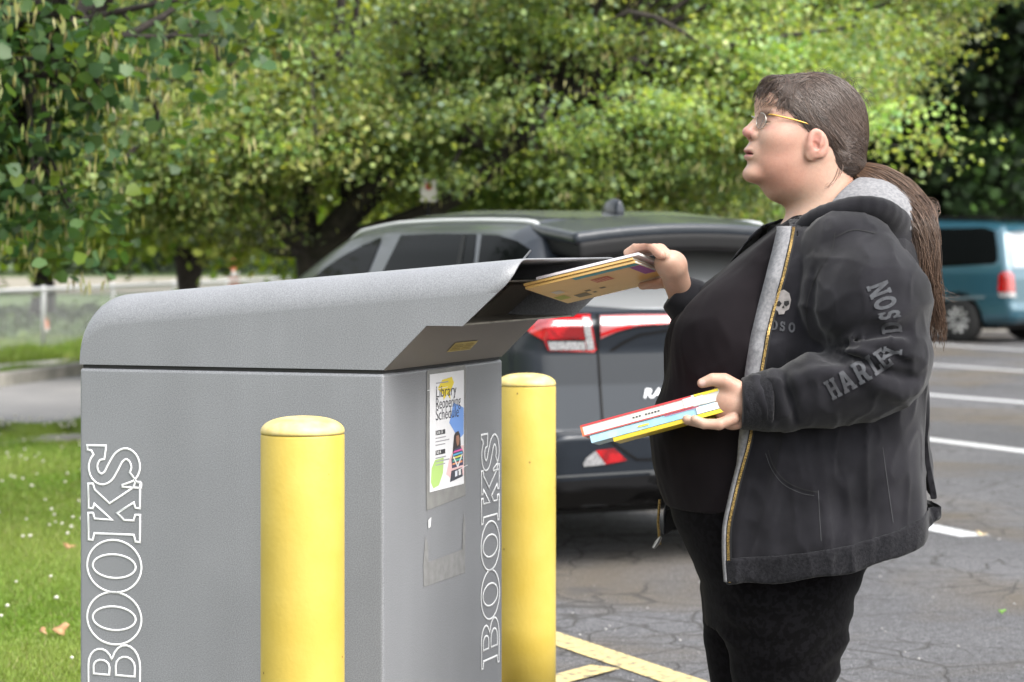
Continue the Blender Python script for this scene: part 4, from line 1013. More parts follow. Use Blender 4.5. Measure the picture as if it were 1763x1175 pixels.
for ch, o, ux, uy, m in (('H', (1434, 690), (22, -12), (-17, -31), 'print_dim'), ('A', (1455, 679), (25, -14), (-18, -33), 'print_dim'), ('R', (1481, 664), (26, -14), (-18, -35), 'print_grey'), ('L', (1508, 648), (21, -14), (-20, -32), 'print_dim'), ('E', (1524, 638), (21, -15), (-22, -29), 'print_dim'), ('Y', (1552, 618), (3, -26), (-33, 2), 'print_grey'),
                         ('D', (1554, 572), (-4, -23), (-35, 4), 'print_dim'), ('S', (1552, 546), (-6, -21), (-37, 8), 'print_grey'), ('O', (1546, 526), (-8, -24), (-37, 12), 'print_grey'), ('N', (1536, 503), (-10, -26), (-36, 14), 'print_grey')):
    letter_px('sleeve_letter', ch, o, ux, uy, M[m], jk)
sk = [[(1334, 512), (1340, 502), (1350, 499), (1359, 505), (1362, 517), (1360, 527), (1358, 533), (1352, 536), (1350, 541), (1341, 542), (1339, 536), (1333, 532), (1331, 524)]]
v, t = patch2d(sk, 4); em = pmake('chest_emblem', on_cloth(jacket_outer, v, .002), t, M['skull'], jk); em['label'] = 'faded pale skull print'
for l in ([(1336, 521), (1342, 518), (1346, 523), (1342, 528), (1336, 527)], [(1350, 519), (1358, 518), (1359, 524), (1354, 528), (1350, 525)], [(1346, 530), (1349, 526), (1351, 531)]):
    v, t = patch2d([l], 3); pmake('emblem_hollow', on_cloth(jacket_outer, v, .003), t, M['stitch_dark'], em)
for k, ch in enumerate('DSON'[:3]):
    letter_px('chest_letter', ch, (1327 + 15 * k, 568 + 2 * k), (14, 1.5), (1, -17), M['print_dim'], jk)
# ---------------- hood lying on the shoulders
HOOD = [(1362, 416, -.10), (1395, 382, -.150), (1440, 364, -.195), (1495, 358, -.205), (1534, 372, -.165), (1553, 394, -.085), (1558, 404, 0.0), (1548, 396, .085), (1530, 376, .165), (1480, 366, .205), (1420, 375, .195), (1370, 385, .15), (1330, 398, .085)]
HC = smooth_path([w(*h) for h in HOOD], 40)
def hood_roll(p):
    d = chain(p, [q.astype(np.float32) for q in HC], list(np.interp(np.linspace(0, 1, 40), [0, .12, .45, .6, .9, 1], [.019, .023, .029, .029, .02, .012])), .006)
    d = smin(d, ell(p, w(1480, 425, 0), (.125, .205, .060)), .05)
    bag = ell(p, w(1520, 440, 0), (.066, .16, .085)); return smin(d, bag, .03) - .0025 * fbm(p, 28, 9)
def hood_lining(p):
    d = ell(p, w(1487, 400, 0), (.150, .178, .128)); d = smin(d, ell(p, w(1488, 357, 0), (.062, .105, .048)), .03)
    n = np.array([-0.80, 0, 0.60], np.float32)
    d = smax(d, -cone(p, w(1402, 300), w(1385, 430), .098, .115), .012)
    d = smax(d, (p - w(1408, 345).astype(np.float32)) @ np.array([-0.80, 0, .60], np.float32) * 1.0, .02)
    d = smax(d, w(1500, 400)[2] - p[:, 2], .01)
    return d - .002 * fbm(p, 26, 19)
V, Q = sdf_mesh(hood_roll, w(1300, 520, -.3), w(1650, 330, .3), 0.0055); pmake('hood', V, Q, M['fleece'], jk)
V, Q = sdf_mesh(hood_lining, w(1330, 470, -.24), w(1630, 285, .24), 0.005); pmake('hood_lining', V, Q, M['lining'], jk)['label'] = 'light grey hood lining'
# ---------------- eyes and glasses
M['eye'] = mat('eye_white', (0.55, 0.52, 0.50), 0.2); M['iris'] = mat('iris', (0.10, 0.11, 0.10), 0.2)
for s in (-1, 1):
    c = twist(w(1320, 211.5, s * 23.5 * mpx)[None])[0]; bm = bmesh.new(); bmesh.ops.create_uvsphere(bm, u_segments=20, v_segments=14, radius=0.0125, matrix=Matrix.Translation(Vector(c - PO)))
    ey = bm_obj('eye', bm, M['eye'], person, True)
    bm = bmesh.new(); bmesh.ops.create_uvsphere(bm, u_segments=14, v_segments=8, radius=0.0062, matrix=Matrix.Translation(Vector(c - PO + np.array([-.0078, -.0035, .0005])))); bm_obj('iris', bm, M['iris'], ey, True)
M['gold'] = mat('gold_frame', (0.62, 0.36, 0.08), 0.3, metal=0.6); M['wire'] = mat('silver_wire', (0.55, 0.53, 0.48), 0.25, metal=0.9)
def glass_mat():
    m = bpy.data.materials.new('lens_glass'); m.use_nodes = True; nt = m.node_tree; nt.nodes.clear()
    o = nt.nodes.new('ShaderNodeOutputMaterial'); t = nt.nodes.new('ShaderNodeBsdfTransparent'); t.inputs[0].default_value = (0.96, 0.97, 0.965, 1)
    g = nt.nodes.new('ShaderNodeBsdfGlossy'); g.inputs['Roughness'].default_value = 0.03; f = nt.nodes.new('ShaderNodeFresnel'); f.inputs[0].default_value = 1.3
    x = nt.nodes.new('ShaderNodeMixShader'); nt.links.new(f.outputs[0], x.inputs[0]); nt.links.new(t.outputs[0], x.inputs[1]); nt.links.new(g.outputs[0], x.inputs[2]); nt.links.new(x.outputs[0], o.inputs[0]); return m
M['lens'] = glass_mat()
def tube_tw(p, r, n): v, f = tube_np(p, r, n); return twist(v), f
gls = pmake('glasses', *tube_tw(smooth_path([w(1296, 205, -8 * mpx), w(1291, 202, 0), w(1296, 205, 8 * mpx)], 8), .0012, 6), M['wire']); gls['label'] = 'thin wire glasses with gold temples'
for s in (-1, 1):
    a = np.linspace(0, 2 * np.pi, 28); cx, cy = (1303, 209)
    ring = np.array([w(cx - 5 + 9.0 * (np.cos(t) * .5 + .5) + 1.5 * np.sin(t), cy - 13.5 * np.sin(t) + .5, s * (7 + 14.5 * (1 + np.cos(t) * 1.0)) * mpx) for t in a])
    pmake('lens_rim', *tube_tw(ring, .0009, 6), M['wire'], gls)
    V = np.vstack([[ring[:-1].mean(0)], ring[:-1]]); pmake('lens', twist(V), [(0, 1 + i, 1 + (i + 1) % 27) for i in range(27)], M['lens'], gls)
    pmake('temple', *tube_tw(smooth_path([w(1312, 199, s * 36 * mpx), w(1320, 199.5, s * 44 * mpx), w(1360, 209, s * 55 * mpx), w(1394, 219, s * 60 * mpx), w(1412, 224, s * 60 * mpx), w(1422, 236, s * 58 * mpx)], 24), .0019, 6), M['gold'], gls)
# ---------------- hair
def hair_mat():
    m = mat('brown_hair', (0.06, 0.038, 0.028), 0.42, attr='Col', spec=0.5); return m
M['hair'] = hair_mat(); M['hair_cap'] = mat('hair_under', (0.012, 0.008, 0.007), 0.7, col2=(0.025, 0.017, 0.013), scale=60)
HP = [(1312, 176), (1305, 158), (1320, 130), (1400, 110), (1500, 130), (1540, 240), (1500, 330), (1430, 322), (1414, 302), (1409, 264), (1414, 230), (1392, 217), (1372, 212), (1356, 196), (1338, 180), (1318, 172)]
def hair_env(p):
    d = e(p, 1406, 208, 0, 91, 61, 80); d = smin(d, e(p, 1334, 164, 0, 24, 38, 24), .03); d = smin(d, e(p, 1450, 256, 0, 42, 53, 52), .04); d = smin(d, e(p, 1440, 280, 0, 32, 53, 32), .03); return smin(d, e(p, 1474, 288, 0, 20, 20, 16), .03)
def hair_cap(p):
    d = hair_env(p) + .004; x = (p[:, 0] / mpx + CX).astype(np.float32); y = (HZ - (p[:, 2] - EYE) / mpx).astype(np.float32)
    return smax(d, poly_sd(x, y, HP) * mpx, .004)
V, Q = sdf_mesh(hair_cap, w(1285, 335, -.12), w(1545, 108, .12), 0.004); hair = pmake('hair', twist(V), Q, M['hair_cap']); hair['label'] = 'long brown hair tied in a low ponytail'
def strands(paths, r0, r1, seed, name, lo=(0.016, 0.010, 0.008), hi=(0.105, 0.068, 0.051)):
    """paths (n, k, 3) -> thin three-sided tapered strands in one mesh"""
    n, k, _ = paths.shape; t = np.gradient(paths, axis=1); t /= np.linalg.norm(t, axis=2, keepdims=True) + 1e-9
    up = np.array([0.2, 1.0, 0.15]); u = np.cross(t, up); u /= np.linalg.norm(u, axis=2, keepdims=True) + 1e-9; v = np.cross(t, u)
    s = np.linspace(0, 1, k); rad = (r0 + (r1 - r0) * s)[None, :, None]
    ring = [paths + rad * (math.cos(a) * u + math.sin(a) * v) for a in (0.5, 2.6, 4.7)]
    V = np.stack(ring, 2).reshape(-1, 3); b = (np.arange(n)[:, None] * k + np.arange(k - 1)[None]).ravel()[:, None] * 3
    Q = np.concatenate([b + np.array([j, (j + 1) % 3, 3 + (j + 1) % 3, 3 + j]) for j in range(3)])
    r = np.random.default_rng(seed); tone = np.clip(r.beta(1.6, 2.6, n), 0, 1)[:, None]
    c = np.array(lo) * (1 - tone) + np.array(hi) * tone
    o = pmake(name, twist(V), Q, M['hair'], hair); col_attr(o.data, np.repeat(c, k * 3, 0)); return o
def proj(pts, sdf, off):
    q = pts.astype(np.float32)
    for _ in range(4):
        d = sdf(q) - off; q = q - d[:, None] * grad(sdf, q, .002)
    return q
r0 = np.random.default_rng(33)
# combed-back hair: from the hairline and crown to the tie
n, k = 7000, 16
line = smooth_path([(1303, 158), (1330, 139), (1370, 128), (1346, 170), (1363, 196), (1382, 214), (1405, 222), (1412, 246), (1414, 272), (1420, 304)], 200)
sel = r0.integers(0, 200, n); s2 = line[sel] + r0.normal(0, 4, (n, 2)); side = r0.choice([-1, 1], n, p=[.45, .55]) if False else np.where(r0.random(n) < .62, -1, 1)
crown = np.clip((155 - s2[:, 1]) / 40, 0, 1); dyp = side * (8 + 50 * np.clip((s2[:, 1] - 125) / 70, 0, 1) * r0.uniform(.75, 1.0, n)) + r0.normal(0, 10, n) * crown
top = r0.random(n) < .45; s2[top] = np.stack([r0.uniform(1330, 1470, top.sum()), r0.uniform(120, 200, top.sum())], 1); dyp[top] = np.where(r0.random(top.sum()) < .65, -1, 1) * r0.uniform(0, 62, top.sum())
st = np.array([w(a, b, c * mpx) for (a, b), c in zip(s2, dyp)]); tie = np.array([w(1474, 288, 0)]) + r0.normal(0, .006, (n, 3))
tt_ = np.linspace(0, 1, k)[None, :, None]; base = st[:, None] * (1 - tt_) + tie[:, None] * tt_
sag = np.sin(np.pi * tt_) * (r0.normal(0, .002, (n, 1, 1)) * np.array([1, .3, 1]) + np.array([.012, 0, .014]))
pp_ = proj((base + sag).reshape(-1, 3), hair_env, 0.0).reshape(n, k, 3)
pp_ += grad(hair_env, pp_.reshape(-1, 3).astype(np.float32), .002).reshape(n, k, 3) * (0.001 + 0.005 * r0.random((n, 1, 1)) * np.sin(np.pi * tt_ * .9 + .15))
strands(pp_, .0006, .0005, 1, 'strands')
# fringe
n = 230
a0 = np.stack([r0.uniform(1345, 1395, n), r0.uniform(122, 140, n)], 1); dy0 = r0.uniform(-40, 30, n)
b0 = np.stack([r0.uniform(1299, 1352, n), np.zeros(n)], 1); b0[:, 1] = np.interp(b0[:, 0], [1299, 1310, 1330, 1352], [170, 168, 182, 194]) + r0.normal(0, 6, n); dy1 = np.interp(b0[:, 0], [1299, 1352], [6, -52]) + r0.normal(0, 8, n)
A = np.array([w(x, y, d * mpx) for (x, y), d in zip(a0, dy0)]); Bp = np.array([w(x, y, d * mpx) for (x, y), d in zip(b0, dy1)])
base = A[:, None] * (1 - tt_) + Bp[:, None] * tt_
q = proj(base.reshape(-1, 3), lambda p: np.minimum(hair_env(p), head_raw(p)), .004).reshape(n, k, 3) + np.array([-.010, 0, .008]) * np.sin(np.pi * tt_) * r0.random((n, 1, 1))
strands(q, .0008, .0004, 2, 'fringe')
# side strands looped from the temple back over the ear
n = 1300; A = np.array([w(x, y, -d * mpx) for x, y, d in zip(r0.uniform(1322, 1385, n), r0.uniform(128, 178, n), r0.uniform(30, 60, n))]); Bp = np.array([w(x, y, -d * mpx) for x, y, d in zip(r0.uniform(1425, 1470, n), r0.uniform(250, 296, n), r0.uniform(20, 58, n))])
mid = np.array([w(x, y, -62 * mpx) for x, y in zip(r0.uniform(1358, 1400, n), r0.uniform(165, 215, n))])
base = A[:, None] * (1 - tt_) ** 2 + 2 * mid[:, None] * tt_ * (1 - tt_) + Bp[:, None] * tt_ ** 2
strands(proj(base.reshape(-1, 3), hair_env, .0035).reshape(n, k, 3) + r0.normal(0, .0008, (n, 1, 3)), .0006, .0005, 3, 'side_strands')
# ponytail
def tail(n, pts, rads, r, seed, wob, k=30, name='ponytail', lo=(0.028, 0.016, 0.011), hi=(0.17, 0.102, 0.066), tmin=.6):
    rr = np.random.default_rng(seed); c = smooth_path([w(*q) for q in pts], k); s = np.linspace(0, 1, k); R = np.interp(s, np.linspace(0, 1, len(rads)), rads) * mpx
    a = rr.uniform(0, 2 * np.pi, n); rad = np.sqrt(rr.random(n)); cut = rr.uniform(tmin, 1.0, n)
    out = np.zeros((n, k, 3)); ph = rr.uniform(0, 6, (n, 3)); fr = rr.uniform(4, 10, (n, 3))
    for i in range(n):
        si = s * cut[i]; ci = np.stack([np.interp(si, s, c[:, j]) for j in range(3)], 1); Ri = np.interp(si, s, R)
        off = np.stack([np.cos(a[i]) * Ri * rad[i], np.sin(a[i]) * Ri * rad[i] * .8, np.sin(a[i] + 1) * Ri * rad[i] * .6], 1)
        out[i] = ci + off + wob * si[:, None] * np.sin(fr[i] * si[:, None] + ph[i])
    return strands(out, r, r * .6, seed, name, lo, hi)
tail(1700, [(1470, 284, -.01), (1500, 298, -.05), (1528, 320, -.08), (1555, 347, -.10), (1582, 378, -.12), (1597, 425, -.13), (1600, 475, -.13), (1609, 535, -.11), (1613, 592, -.09)], [12, 24, 30, 27, 20, 13, 9, 7, 3], .0007, 5, .020, tmin=.45)
tail(320, [(1500, 302, 0), (1535, 330, -.01), (1565, 362, -.03), (1596, 372, -.03), (1600, 358, -.02), (1585, 352, -.02)], [16, 26, 26, 14, 12, 10], .0006, 6, .018, 24, 'loose_strands', tmin=.5)
tail(60, [(1590, 420, -.05), (1598, 470, -.06), (1606, 500, -.06), (1640, 520, -.05)], [10, 10, 10, 14], .0005, 7, .012, 20, 'loose_strands', tmin=.3)
tail(16, [(1440, 262, -.06), (1437, 290, -.075), (1425, 312, -.08), (1408, 326, -.085)], [8, 9, 7, 4], .0006, 8, .004, 20, 'loose_strands', tmin=.3)
# fly-away hairs round the crown
n = 90; a = r0.uniform(1.0, 2.9, n); A = np.array([w(1412 - 92 * math.cos(t) * -1, 208 - 80 * math.sin(t), d) for t, d in zip(a - .6, r0.uniform(-.04, .04, n))])
dirs = np.stack([r0.uniform(.2, 1, n), r0.normal(0, .2, n), r0.uniform(-.9, .2, n)], 1); tq = np.linspace(0, 1, 10)[None, :, None]
strands(A[:, None] + dirs[:, None] * tq * r0.uniform(.02, .06, (n, 1, 1)) + np.array([0, 0, .012]) * np.sin(np.pi * tq), .0004, .0003, 9, 'flyaway_strands')
v, f = tube_np([w(1474 + 14 * math.cos(t) * .35, 292 + 13 * math.sin(t) * 1.0, 13 * math.cos(t) * mpx) for t in np.linspace(0, 2 * np.pi, 20)], .0035, 6); pmake('hair_tie', v, f, M['stitch_dark'], hair)
# shoes
M['shoe'] = mat('black_shoe', (0.012, 0.012, 0.012), 0.6)
for (ax, dy) in ((1352, -.118), (1300, .118)):
    c = w(ax, 1440, dy)
    def shoe(p, c=c):
        d = smin(ell(p, c + np.array([-.07, 0, -.0 - c[2] + .055]), (.145, .052, .052)), ell(p, c + np.array([.03, 0, -c[2] + .07]), (.06, .046, .075)), .03); return smax(d, .004 - p[:, 2], .008)
    V, Q = sdf_mesh(shoe, c - np.array([.26, .1, c[2] + .01]), c + np.array([.14, .1, .2 - c[2]]), 0.009); pmake('shoe', V, Q, M['shoe'])

# ------------------------------------------------------------------ books in the hands
def mat_flat(nm, c, r=0.5): return bpy.data.materials.get(nm) or mat(nm, c, r)
def book(name, O, ex, ey, nz, L, Wd, th, cover, pages, label, hard=False, spine_side='ey0'):
    """O corner; ex long, ey short, nz thickness directions (unit); covers enclose a page block"""
    b = tag(empty(name, tuple(O)), label, 'book', 'books in the person\'s hands')
    R = np.stack([ex, ey, nz], 1)
    def blk(nm, a, c, m, par, bev=0.0006):
        bm = box_bm(a[0], c[0], a[1], c[1], a[2], c[2], bev, 1)
        for v in bm.verts: v.co = Vector(R @ np.array(v.co[:]))
        return bm_obj(nm, bm, m, par)
    ct = 0.0022 if hard else 0.0008; ov = 0.003 if hard else 0.0
    blk('front_cover', (0, 0, 0), (L, Wd, ct), cover, b); blk('back_cover', (0, 0, th - ct), (L, Wd, th), cover, b)
    blk('spine', (0, -ct, 0), (L, 0, th), cover if spine_side != 'white' else pages, b)
    blk('pages', (ov, 0.0005, ct), (L - ov, Wd - ov - .0005, th - ct), pages, b)
    return b, R
M['page'] = mat('book_pages', (0.62, 0.60, 0.56), 0.8)
M['tan'] = mat('tan_cover', (0.72, 0.46, 0.155), 0.38, col2=(0.76, 0.49, 0.17), scale=20); M['cream_cover'] = mat('white_cover', (0.80, 0.76, 0.80), 0.35)
a = BA; ex, ey, nz, L1, L2 = bx_, by_, bn_, BL1, BL2
def marks(bk, R, rects, off=-0.0006):
    for (s0, s1, t0, t1, nm, c) in rects:
        V = np.array([R @ np.array([s * L1, t * L2, off]) for s, t in ((s0, t0), (s1, t0), (s1, t1), (s0, t1))]); make('cover_print', V, [(0, 1, 2, 3)], mat_flat(nm, c), bk, False)
bk, R_ = book('thin_book', a, ex, ey, nz, L1, L2, .0065, M['tan'], M['page'], 'thin tan book nearest the camera in the raised hand')
marks(bk, R_, [(.42, 1.0, .005, .10, 'teal_print', (0.05, 0.38, 0.48)), (.90, 1.0, .12, .52, 'purple_print', (0.26, 0.03, 0.33)), (.50, .66, .24, .42, 'red_print', (0.58, 0.14, 0.07)), (.09, .17, .36, .50, 'pale_print', (0.62, 0.58, 0.50)), (.02, .12, .60, .78, 'lime_print', (0.42, 0.46, 0.05)),
               (.17, .29, .70, .86, 'bar_print', (0.16, 0.13, 0.07)), (.30, .35, .62, .68, 'bar_print', 0), (.33, .36, .74, .80, 'bar_print', 0), (.43, .48, .64, .70, 'bar_print', 0)])
for k in range(5): marks(bk, R_, [(.51 + .028 * k, .525 + .028 * k, .27, .39, 'red_pale', (0.70, 0.32, 0.20))], -0.0010)
o2 = a + nz * .0075 + ex * -.002 + ey * -.004; bk, R_ = book('thin_book', o2, ex, ey, nz, L1, L2 * .98, .006, M['tan'], M['page'], 'second tan book, between the nearest tan book and the white one')
o3 = a + nz * .0145 + ex * .034 + ey * -.006; bk, R_ = book('thin_book', o3, ex, ey, nz, L1 * .93, L2 * .95, .0065, M['cream_cover'], M['page'], 'white and pale pink book at the back of the raised stack')
# lower stack, edges towards the camera
a = P(999, 733, 5.30); b_ = P(1243, 667, 5.27); ex = b_ - a; L1 = np.linalg.norm(ex); ex /= L1; ey = np.array([.05, .2, -.0145]); ey -= ex * (ey @ ex); ey /= np.linalg.norm(ey); nz = np.cross(ex, ey); nz = -nz if nz[2] > 0 else nz
M['red'] = mat('red_cover', (0.50, 0.035, 0.04), 0.4); M['blue'] = mat('pale_blue_cover', (0.26, 0.48, 0.60), 0.4, col2=(0.40, 0.56, 0.64), scale=30); M['yellow'] = mat('yellow_cover', (0.60, 0.44, 0.02), 0.4)
M['orange'] = mat('orange_edge', (0.70, 0.16, 0.05), 0.5)
def spine_marks(bk, R, L, th, rects):
    for (s0, s1, t0, t1, m) in rects:
        V = np.array([R @ np.array([s * L, -.0035, t * th]) for s, t in ((s0, t0), (s1, t0), (s1, t1), (s0, t1))]); make('spine_print', V, [(0, 1, 2, 3)], m, bk, False)
DK = mat_flat('dark_print', (0.06, 0.06, 0.06)); YL = mat_flat('yellow_label', (0.85, 0.68, 0.03)); WL = mat_flat('clear_label', (0.72, 0.75, 0.74), 0.25)
t1_ = .026; bk, R_ = book('library_book', a, ex, ey, nz, L1, .185, t1_, M['red'], M['page'], 'red hardback on top of the lower hand\'s stack', True, 'white')
spine_marks(bk, R_, L1, t1_, [(.0, .78, .0, .16, M['red']), (.0, .78, .88, .97, M['red']), (-.002, .012, .05, .95, M['orange']), (.72, .86, .12, .9, WL), (.80, .97, .0, .22, YL)])
for k in range(9): spine_marks(bk, R_, L1, t1_, [(.36 + .022 * k, .374 + .022 * k, .46, .60, DK)] if k != 3 else [])
o2 = a + nz * (t1_ + .0008) + ex * .014; t2_ = .017; bk, R_ = book('library_book', o2, ex, ey, nz, L1 * .96, .18, t2_, M['blue'], M['page'], 'pale blue book in the middle of the lower hand\'s stack')
spine_marks(bk, R_, L1 * .96, t2_, [(.78, .98, .1, .95, WL), (.55, .8, .0, .12, mat_flat('crimson_line', (0.45, 0.04, 0.12))), (.35, .43, .4, .6, YL)])
o3 = a + nz * (t1_ + t2_ + .0016) + ex * .062; bk, R_ = book('library_book', o3, ex, ey, nz, L1 * .78, .17, .009, M['yellow'], M['page'], 'thin yellow book at the bottom of the lower hand\'s stack')
spine_marks(bk, R_, L1 * .78, .009, [(.72, .99, .0, .9, YL)])
# ------------------------------------------------------------------ vehicles
def smooth_tab(x, y, n=200, k=13):
    xx = np.linspace(min(x), max(x), n); o = np.argsort(x); yy = np.interp(xx, np.array(x, float)[o], np.array(y, float)[o]); ker = np.hanning(k); ker /= ker.sum()
    return xx, np.convolve(np.pad(yy, k // 2, 'edge'), ker, 'valid')
class Car:
    def __init__(s, name, label, cat, corner, theta, prof, hw, half, length, arches, ra, rear_taper, kk, label_group=None):
        s.th = theta; s.right = np.array([math.cos(theta), math.sin(theta), 0]); s.fwd = np.array([-math.sin(theta), math.cos(theta), 0])
        s.org = np.array([corner[0], corner[1], 0]) + half * s.right
        s.root = tag(empty(name, tuple(s.org), theta), label, cat)
        s.prof = prof; s.hz, s.hwv = smooth_tab([a for a, _ in hw], [b for _, b in hw]); s.len = length; s.arches = arches; s.ra = ra; s.taper = rear_taper; s.kk = kk; s.half = half
    def sdf0(s, p):
        x = np.abs(p[:, 0]); y = p[:, 1]; z = p[:, 2]
        pr = poly_sd(y, z, s.prof) - 0.0
        t = np.clip((0.75 - y) / .75, 0, 1) ** 2 * s.taper + np.clip((y - s.len + .9) / .9, 0, 1) ** 2 * .16
        sd = (x - np.interp(z, s.hz, s.hwv) + t) * 0.93
        # the rear face bows: pull the profile in towards the corners
        return smax(pr + 0.0, sd, s.kk)
    def sdf(s, p):
        d = s.sdf0(p); x = np.abs(p[:, 0])
        for ya in s.arches:
            c = np.sqrt((p[:, 1] - ya) ** 2 + (p[:, 2] - .33) ** 2) - s.ra
            d = smax(d, -np.maximum(c, .55 - x), .02)
        return d
    def body(s, h, m, pads=.05):
        V, Q = sdf_mesh(s.sdf, (-s.half - pads, -.12, .1), (s.half + pads, s.len + .1, 1.95), h, 2)
        o = make('body', V, Q, m, s.root); s.normals(o, s.sdf); s.b = o; return o
    def normals(s, o, sdf):
        me = o.data; co = np.empty(len(me.vertices) * 3, np.float32); me.vertices.foreach_get('co', co)
        g = grad(sdf, co.reshape(-1, 3), .004); me.normals_split_custom_set_from_vertices([tuple(q) for q in g])
    def to_local(s, P_): q = P_ - s.org; return np.stack([q @ s.right, q @ s.fwd, q[:, 2]], 1)
    def cast(s, pts, off, t0):
        pts = np.asarray(pts, float); D = np.stack([(pts[:, 0] - CX) / F, np.ones(len(pts)), -(pts[:, 1] - HZ) / F], 1); O = D * t0; O[:, 2] += EYE
        o = s.to_local(O).astype(np.float32); d = np.stack([D @ s.right, D @ s.fwd, D[:, 2]], 1).astype(np.float32)
        return trace(s.sdf0, o, d, 12.0, off, 90)
    def decal(s, name, poly, m, off=.003, step=6, parent=None, mirror=False, t0=8.5, label=None, names=None):
        v, t = patch2d([poly] if not isinstance(poly[0][0], (list, tuple)) else poly, step)
        q = s.cast(v, off, t0); outs = []; bad = np.abs(s.sdf0(q.astype(np.float32)) - off) > .02; t = [f_ for f_ in t if not bad[list(f_)].any()]; q[bad] = q[~bad][0]
        for k in ((1, -1) if mirror else (1,)):
            qq = q * np.array([k, 1, 1]); o = make(name, qq, t, m, parent or s.root)
            g = grad(s.sdf0, qq.astype(np.float32), .004); me = o.data
            n0 = np.array([p.normal[:] for p in me.polygons]).mean(0)
            if n0 @ g.mean(0) < 0: me.flip_normals()
            me.normals_split_custom_set_from_vertices([tuple(z) for z in g]); outs.append(o)
            if label and k == 1: o['label'] = label
        return outs
    def front_patch(s, name, poly, m, axis, off=.003, step=.05, parent=None):
        """poly in local coordinates, dropped on the shell along an axis: 'y' (from behind), '-y' (from the front), 'x' (from the left), '-x'"""
        v, t = patch2d([poly], step); n = len(v)
        if axis == 'y': o = np.stack([v[:, 0], np.full(n, -.6), v[:, 1]], 1); d = (0, 1, 0)
        if axis == 'z': o = np.stack([v[:, 0], v[:, 1], np.full(n, 2.6)], 1); d = (0, 0, -1)
        if axis == '-y': o = np.stack([v[:, 0], np.full(n, s.len + .6), v[:, 1]], 1); d = (0, -1, 0)
        if axis == 'x': o = np.stack([np.full(n, -1.6), v[:, 0], v[:, 1]], 1); d = (1, 0, 0)
        if axis == '-x': o = np.stack([np.full(n, 1.6), v[:, 0], v[:, 1]], 1); d = (-1, 0, 0)
        q = trace(s.sdf0, o.astype(np.float32), np.tile(np.array([d], np.float32), (n, 1)), 6, off, 90)
        bad = np.abs(s.sdf0(q) - off) > .02; t = [f_ for f_ in t if not bad[list(f_)].any()]; q[bad] = q[~bad][0]
        o_ = make(name, q, t, m, parent or s.root); g = grad(s.sdf0, q, .004)
        if np.array([p.normal[:] for p in o_.data.polygons]).mean(0) @ g.mean(0) < 0: o_.data.flip_normals()
        o_.data.normals_split_custom_set_from_vertices([tuple(z) for z in g]); return o_
    def wheels(s, r, w_, mt, mr, track):
        for ya in s.arches:
            for k in (-1, 1):
                wh = empty('wheel', (k * track, ya, r)); wh.parent = s.root
                pr = [(r * .62, -w_ / 2), (r * .93, -w_ / 2), (r, -w_ * .34), (r, w_ * .34), (r * .93, w_ / 2), (r * .62, w_ / 2)]
                lathe('tyre', pr, 40, mt, wh, axis='x')
                rim = lathe('rim', [(r * .63, k * w_ * .30 - .03), (r * .64, k * w_ * .46), (r * .58, k * w_ * .47), (r * .55, k * w_ * .36), (r * .16, k * w_ * .40), (r * .14, k * w_ * .46), (.001, k * w_ * .46)], 40, mr, wh, axis='x')
                for j in range(10):
                    a = j * 2 * math.pi / 10; q = np.array([[k * w_ * .44, r * .14 * math.cos(a), r * .14 * math.sin(a)], [k * w_ * .46, r * .58 * math.cos(a), r * .58 * math.sin(a)]])
                    vv, ff = tube_np(q, [r * .05, r * .075], 6); make('spoke', vv, ff, mr, wh)
M['grey_paint'] = mat('dark_grey_metallic', (0.020, 0.025, 0.033), 0.33, metal=0.1, spec=0.2, coat=0.35, coatrough=0.04)
M['roof_sheen'] = mat('sky_paled_roof', (0.13, 0.14, 0.15), 0.25, metal=0.0, spec=0.8, coat=1.0, coatrough=0.15)  # roof colour lightened to stand for sky reflected on the dark paint
M['roof_glint'] = mat('silver_sky_glint', (0.72, 0.73, 0.74), 0.45, metal=0.3)
M['tint'] = mat('tinted_glass', (0.004, 0.005, 0.005), 0.05, spec=0.012); M['rear_glass'] = mat('rear_glass', (0.50, 0.52, 0.54), 0.06, metal=0.6, spec=1.0)
M['black_plastic'] = mat('black_plastic', (0.007, 0.007, 0.008), 0.6, spec=0.2); M['tyre'] = mat('tyre_rubber', (0.015, 0.015, 0.015), 0.85); M['alloy'] = mat('alloy_wheel', (0.62, 0.62, 0.61), 0.4, metal=0.4)
M['red_lens'] = mat('red_lens', (0.50, 0.006, 0.010), 0.08, col2=(0.24, 0.003, 0.006), scale=16, detail=2, contrast=(0.42, 0.6), spec=0.9, coat=1.0); M['clear_lens'] = mat('clear_lens', (0.46, 0.46, 0.47), 0.12, col2=(0.22, 0.22, 0.23), scale=160, detail=1, contrast=(0.4, 0.6), spec=1.0, coat=1.0)
M['chrome'] = mat('chrome', (0.72, 0.72, 0.73), 0.12, metal=1.0); M['sky_pink_lens'] = mat('red_lens_sky_sheen', (0.50, 0.17, 0.18), 0.06, spec=1.0, coat=1.0)  # tailgate lens: red paled to carry the sky's reflection
prof = [(.16, .27), (.05, .36), (.015, .50), (.0, .575), (.012, .598), (.085, .612), (.12, .80), (.13, .95), (.10, 1.06), (.12, 1.09), (.19, 1.11), (.46, 1.45), (.60, 1.525), (1.1, 1.568), (1.6, 1.575), (2.1, 1.552), (2.55, 1.49), (3.45, 1.07), (3.65, 1.01), (4.2, .92), (4.5, .76), (4.58, .5), (4.45, .26), (3.9, .22), (.6, .22)]
hw = [(.2, .87), (.35, .905), (.55, .925), (.62, .915), (.8, .915), (.95, .92), (1.05, .905), (1.10, .875), (1.22, .82), (1.38, .74), (1.47, .675), (1.55, .57), (1.60, .46)]
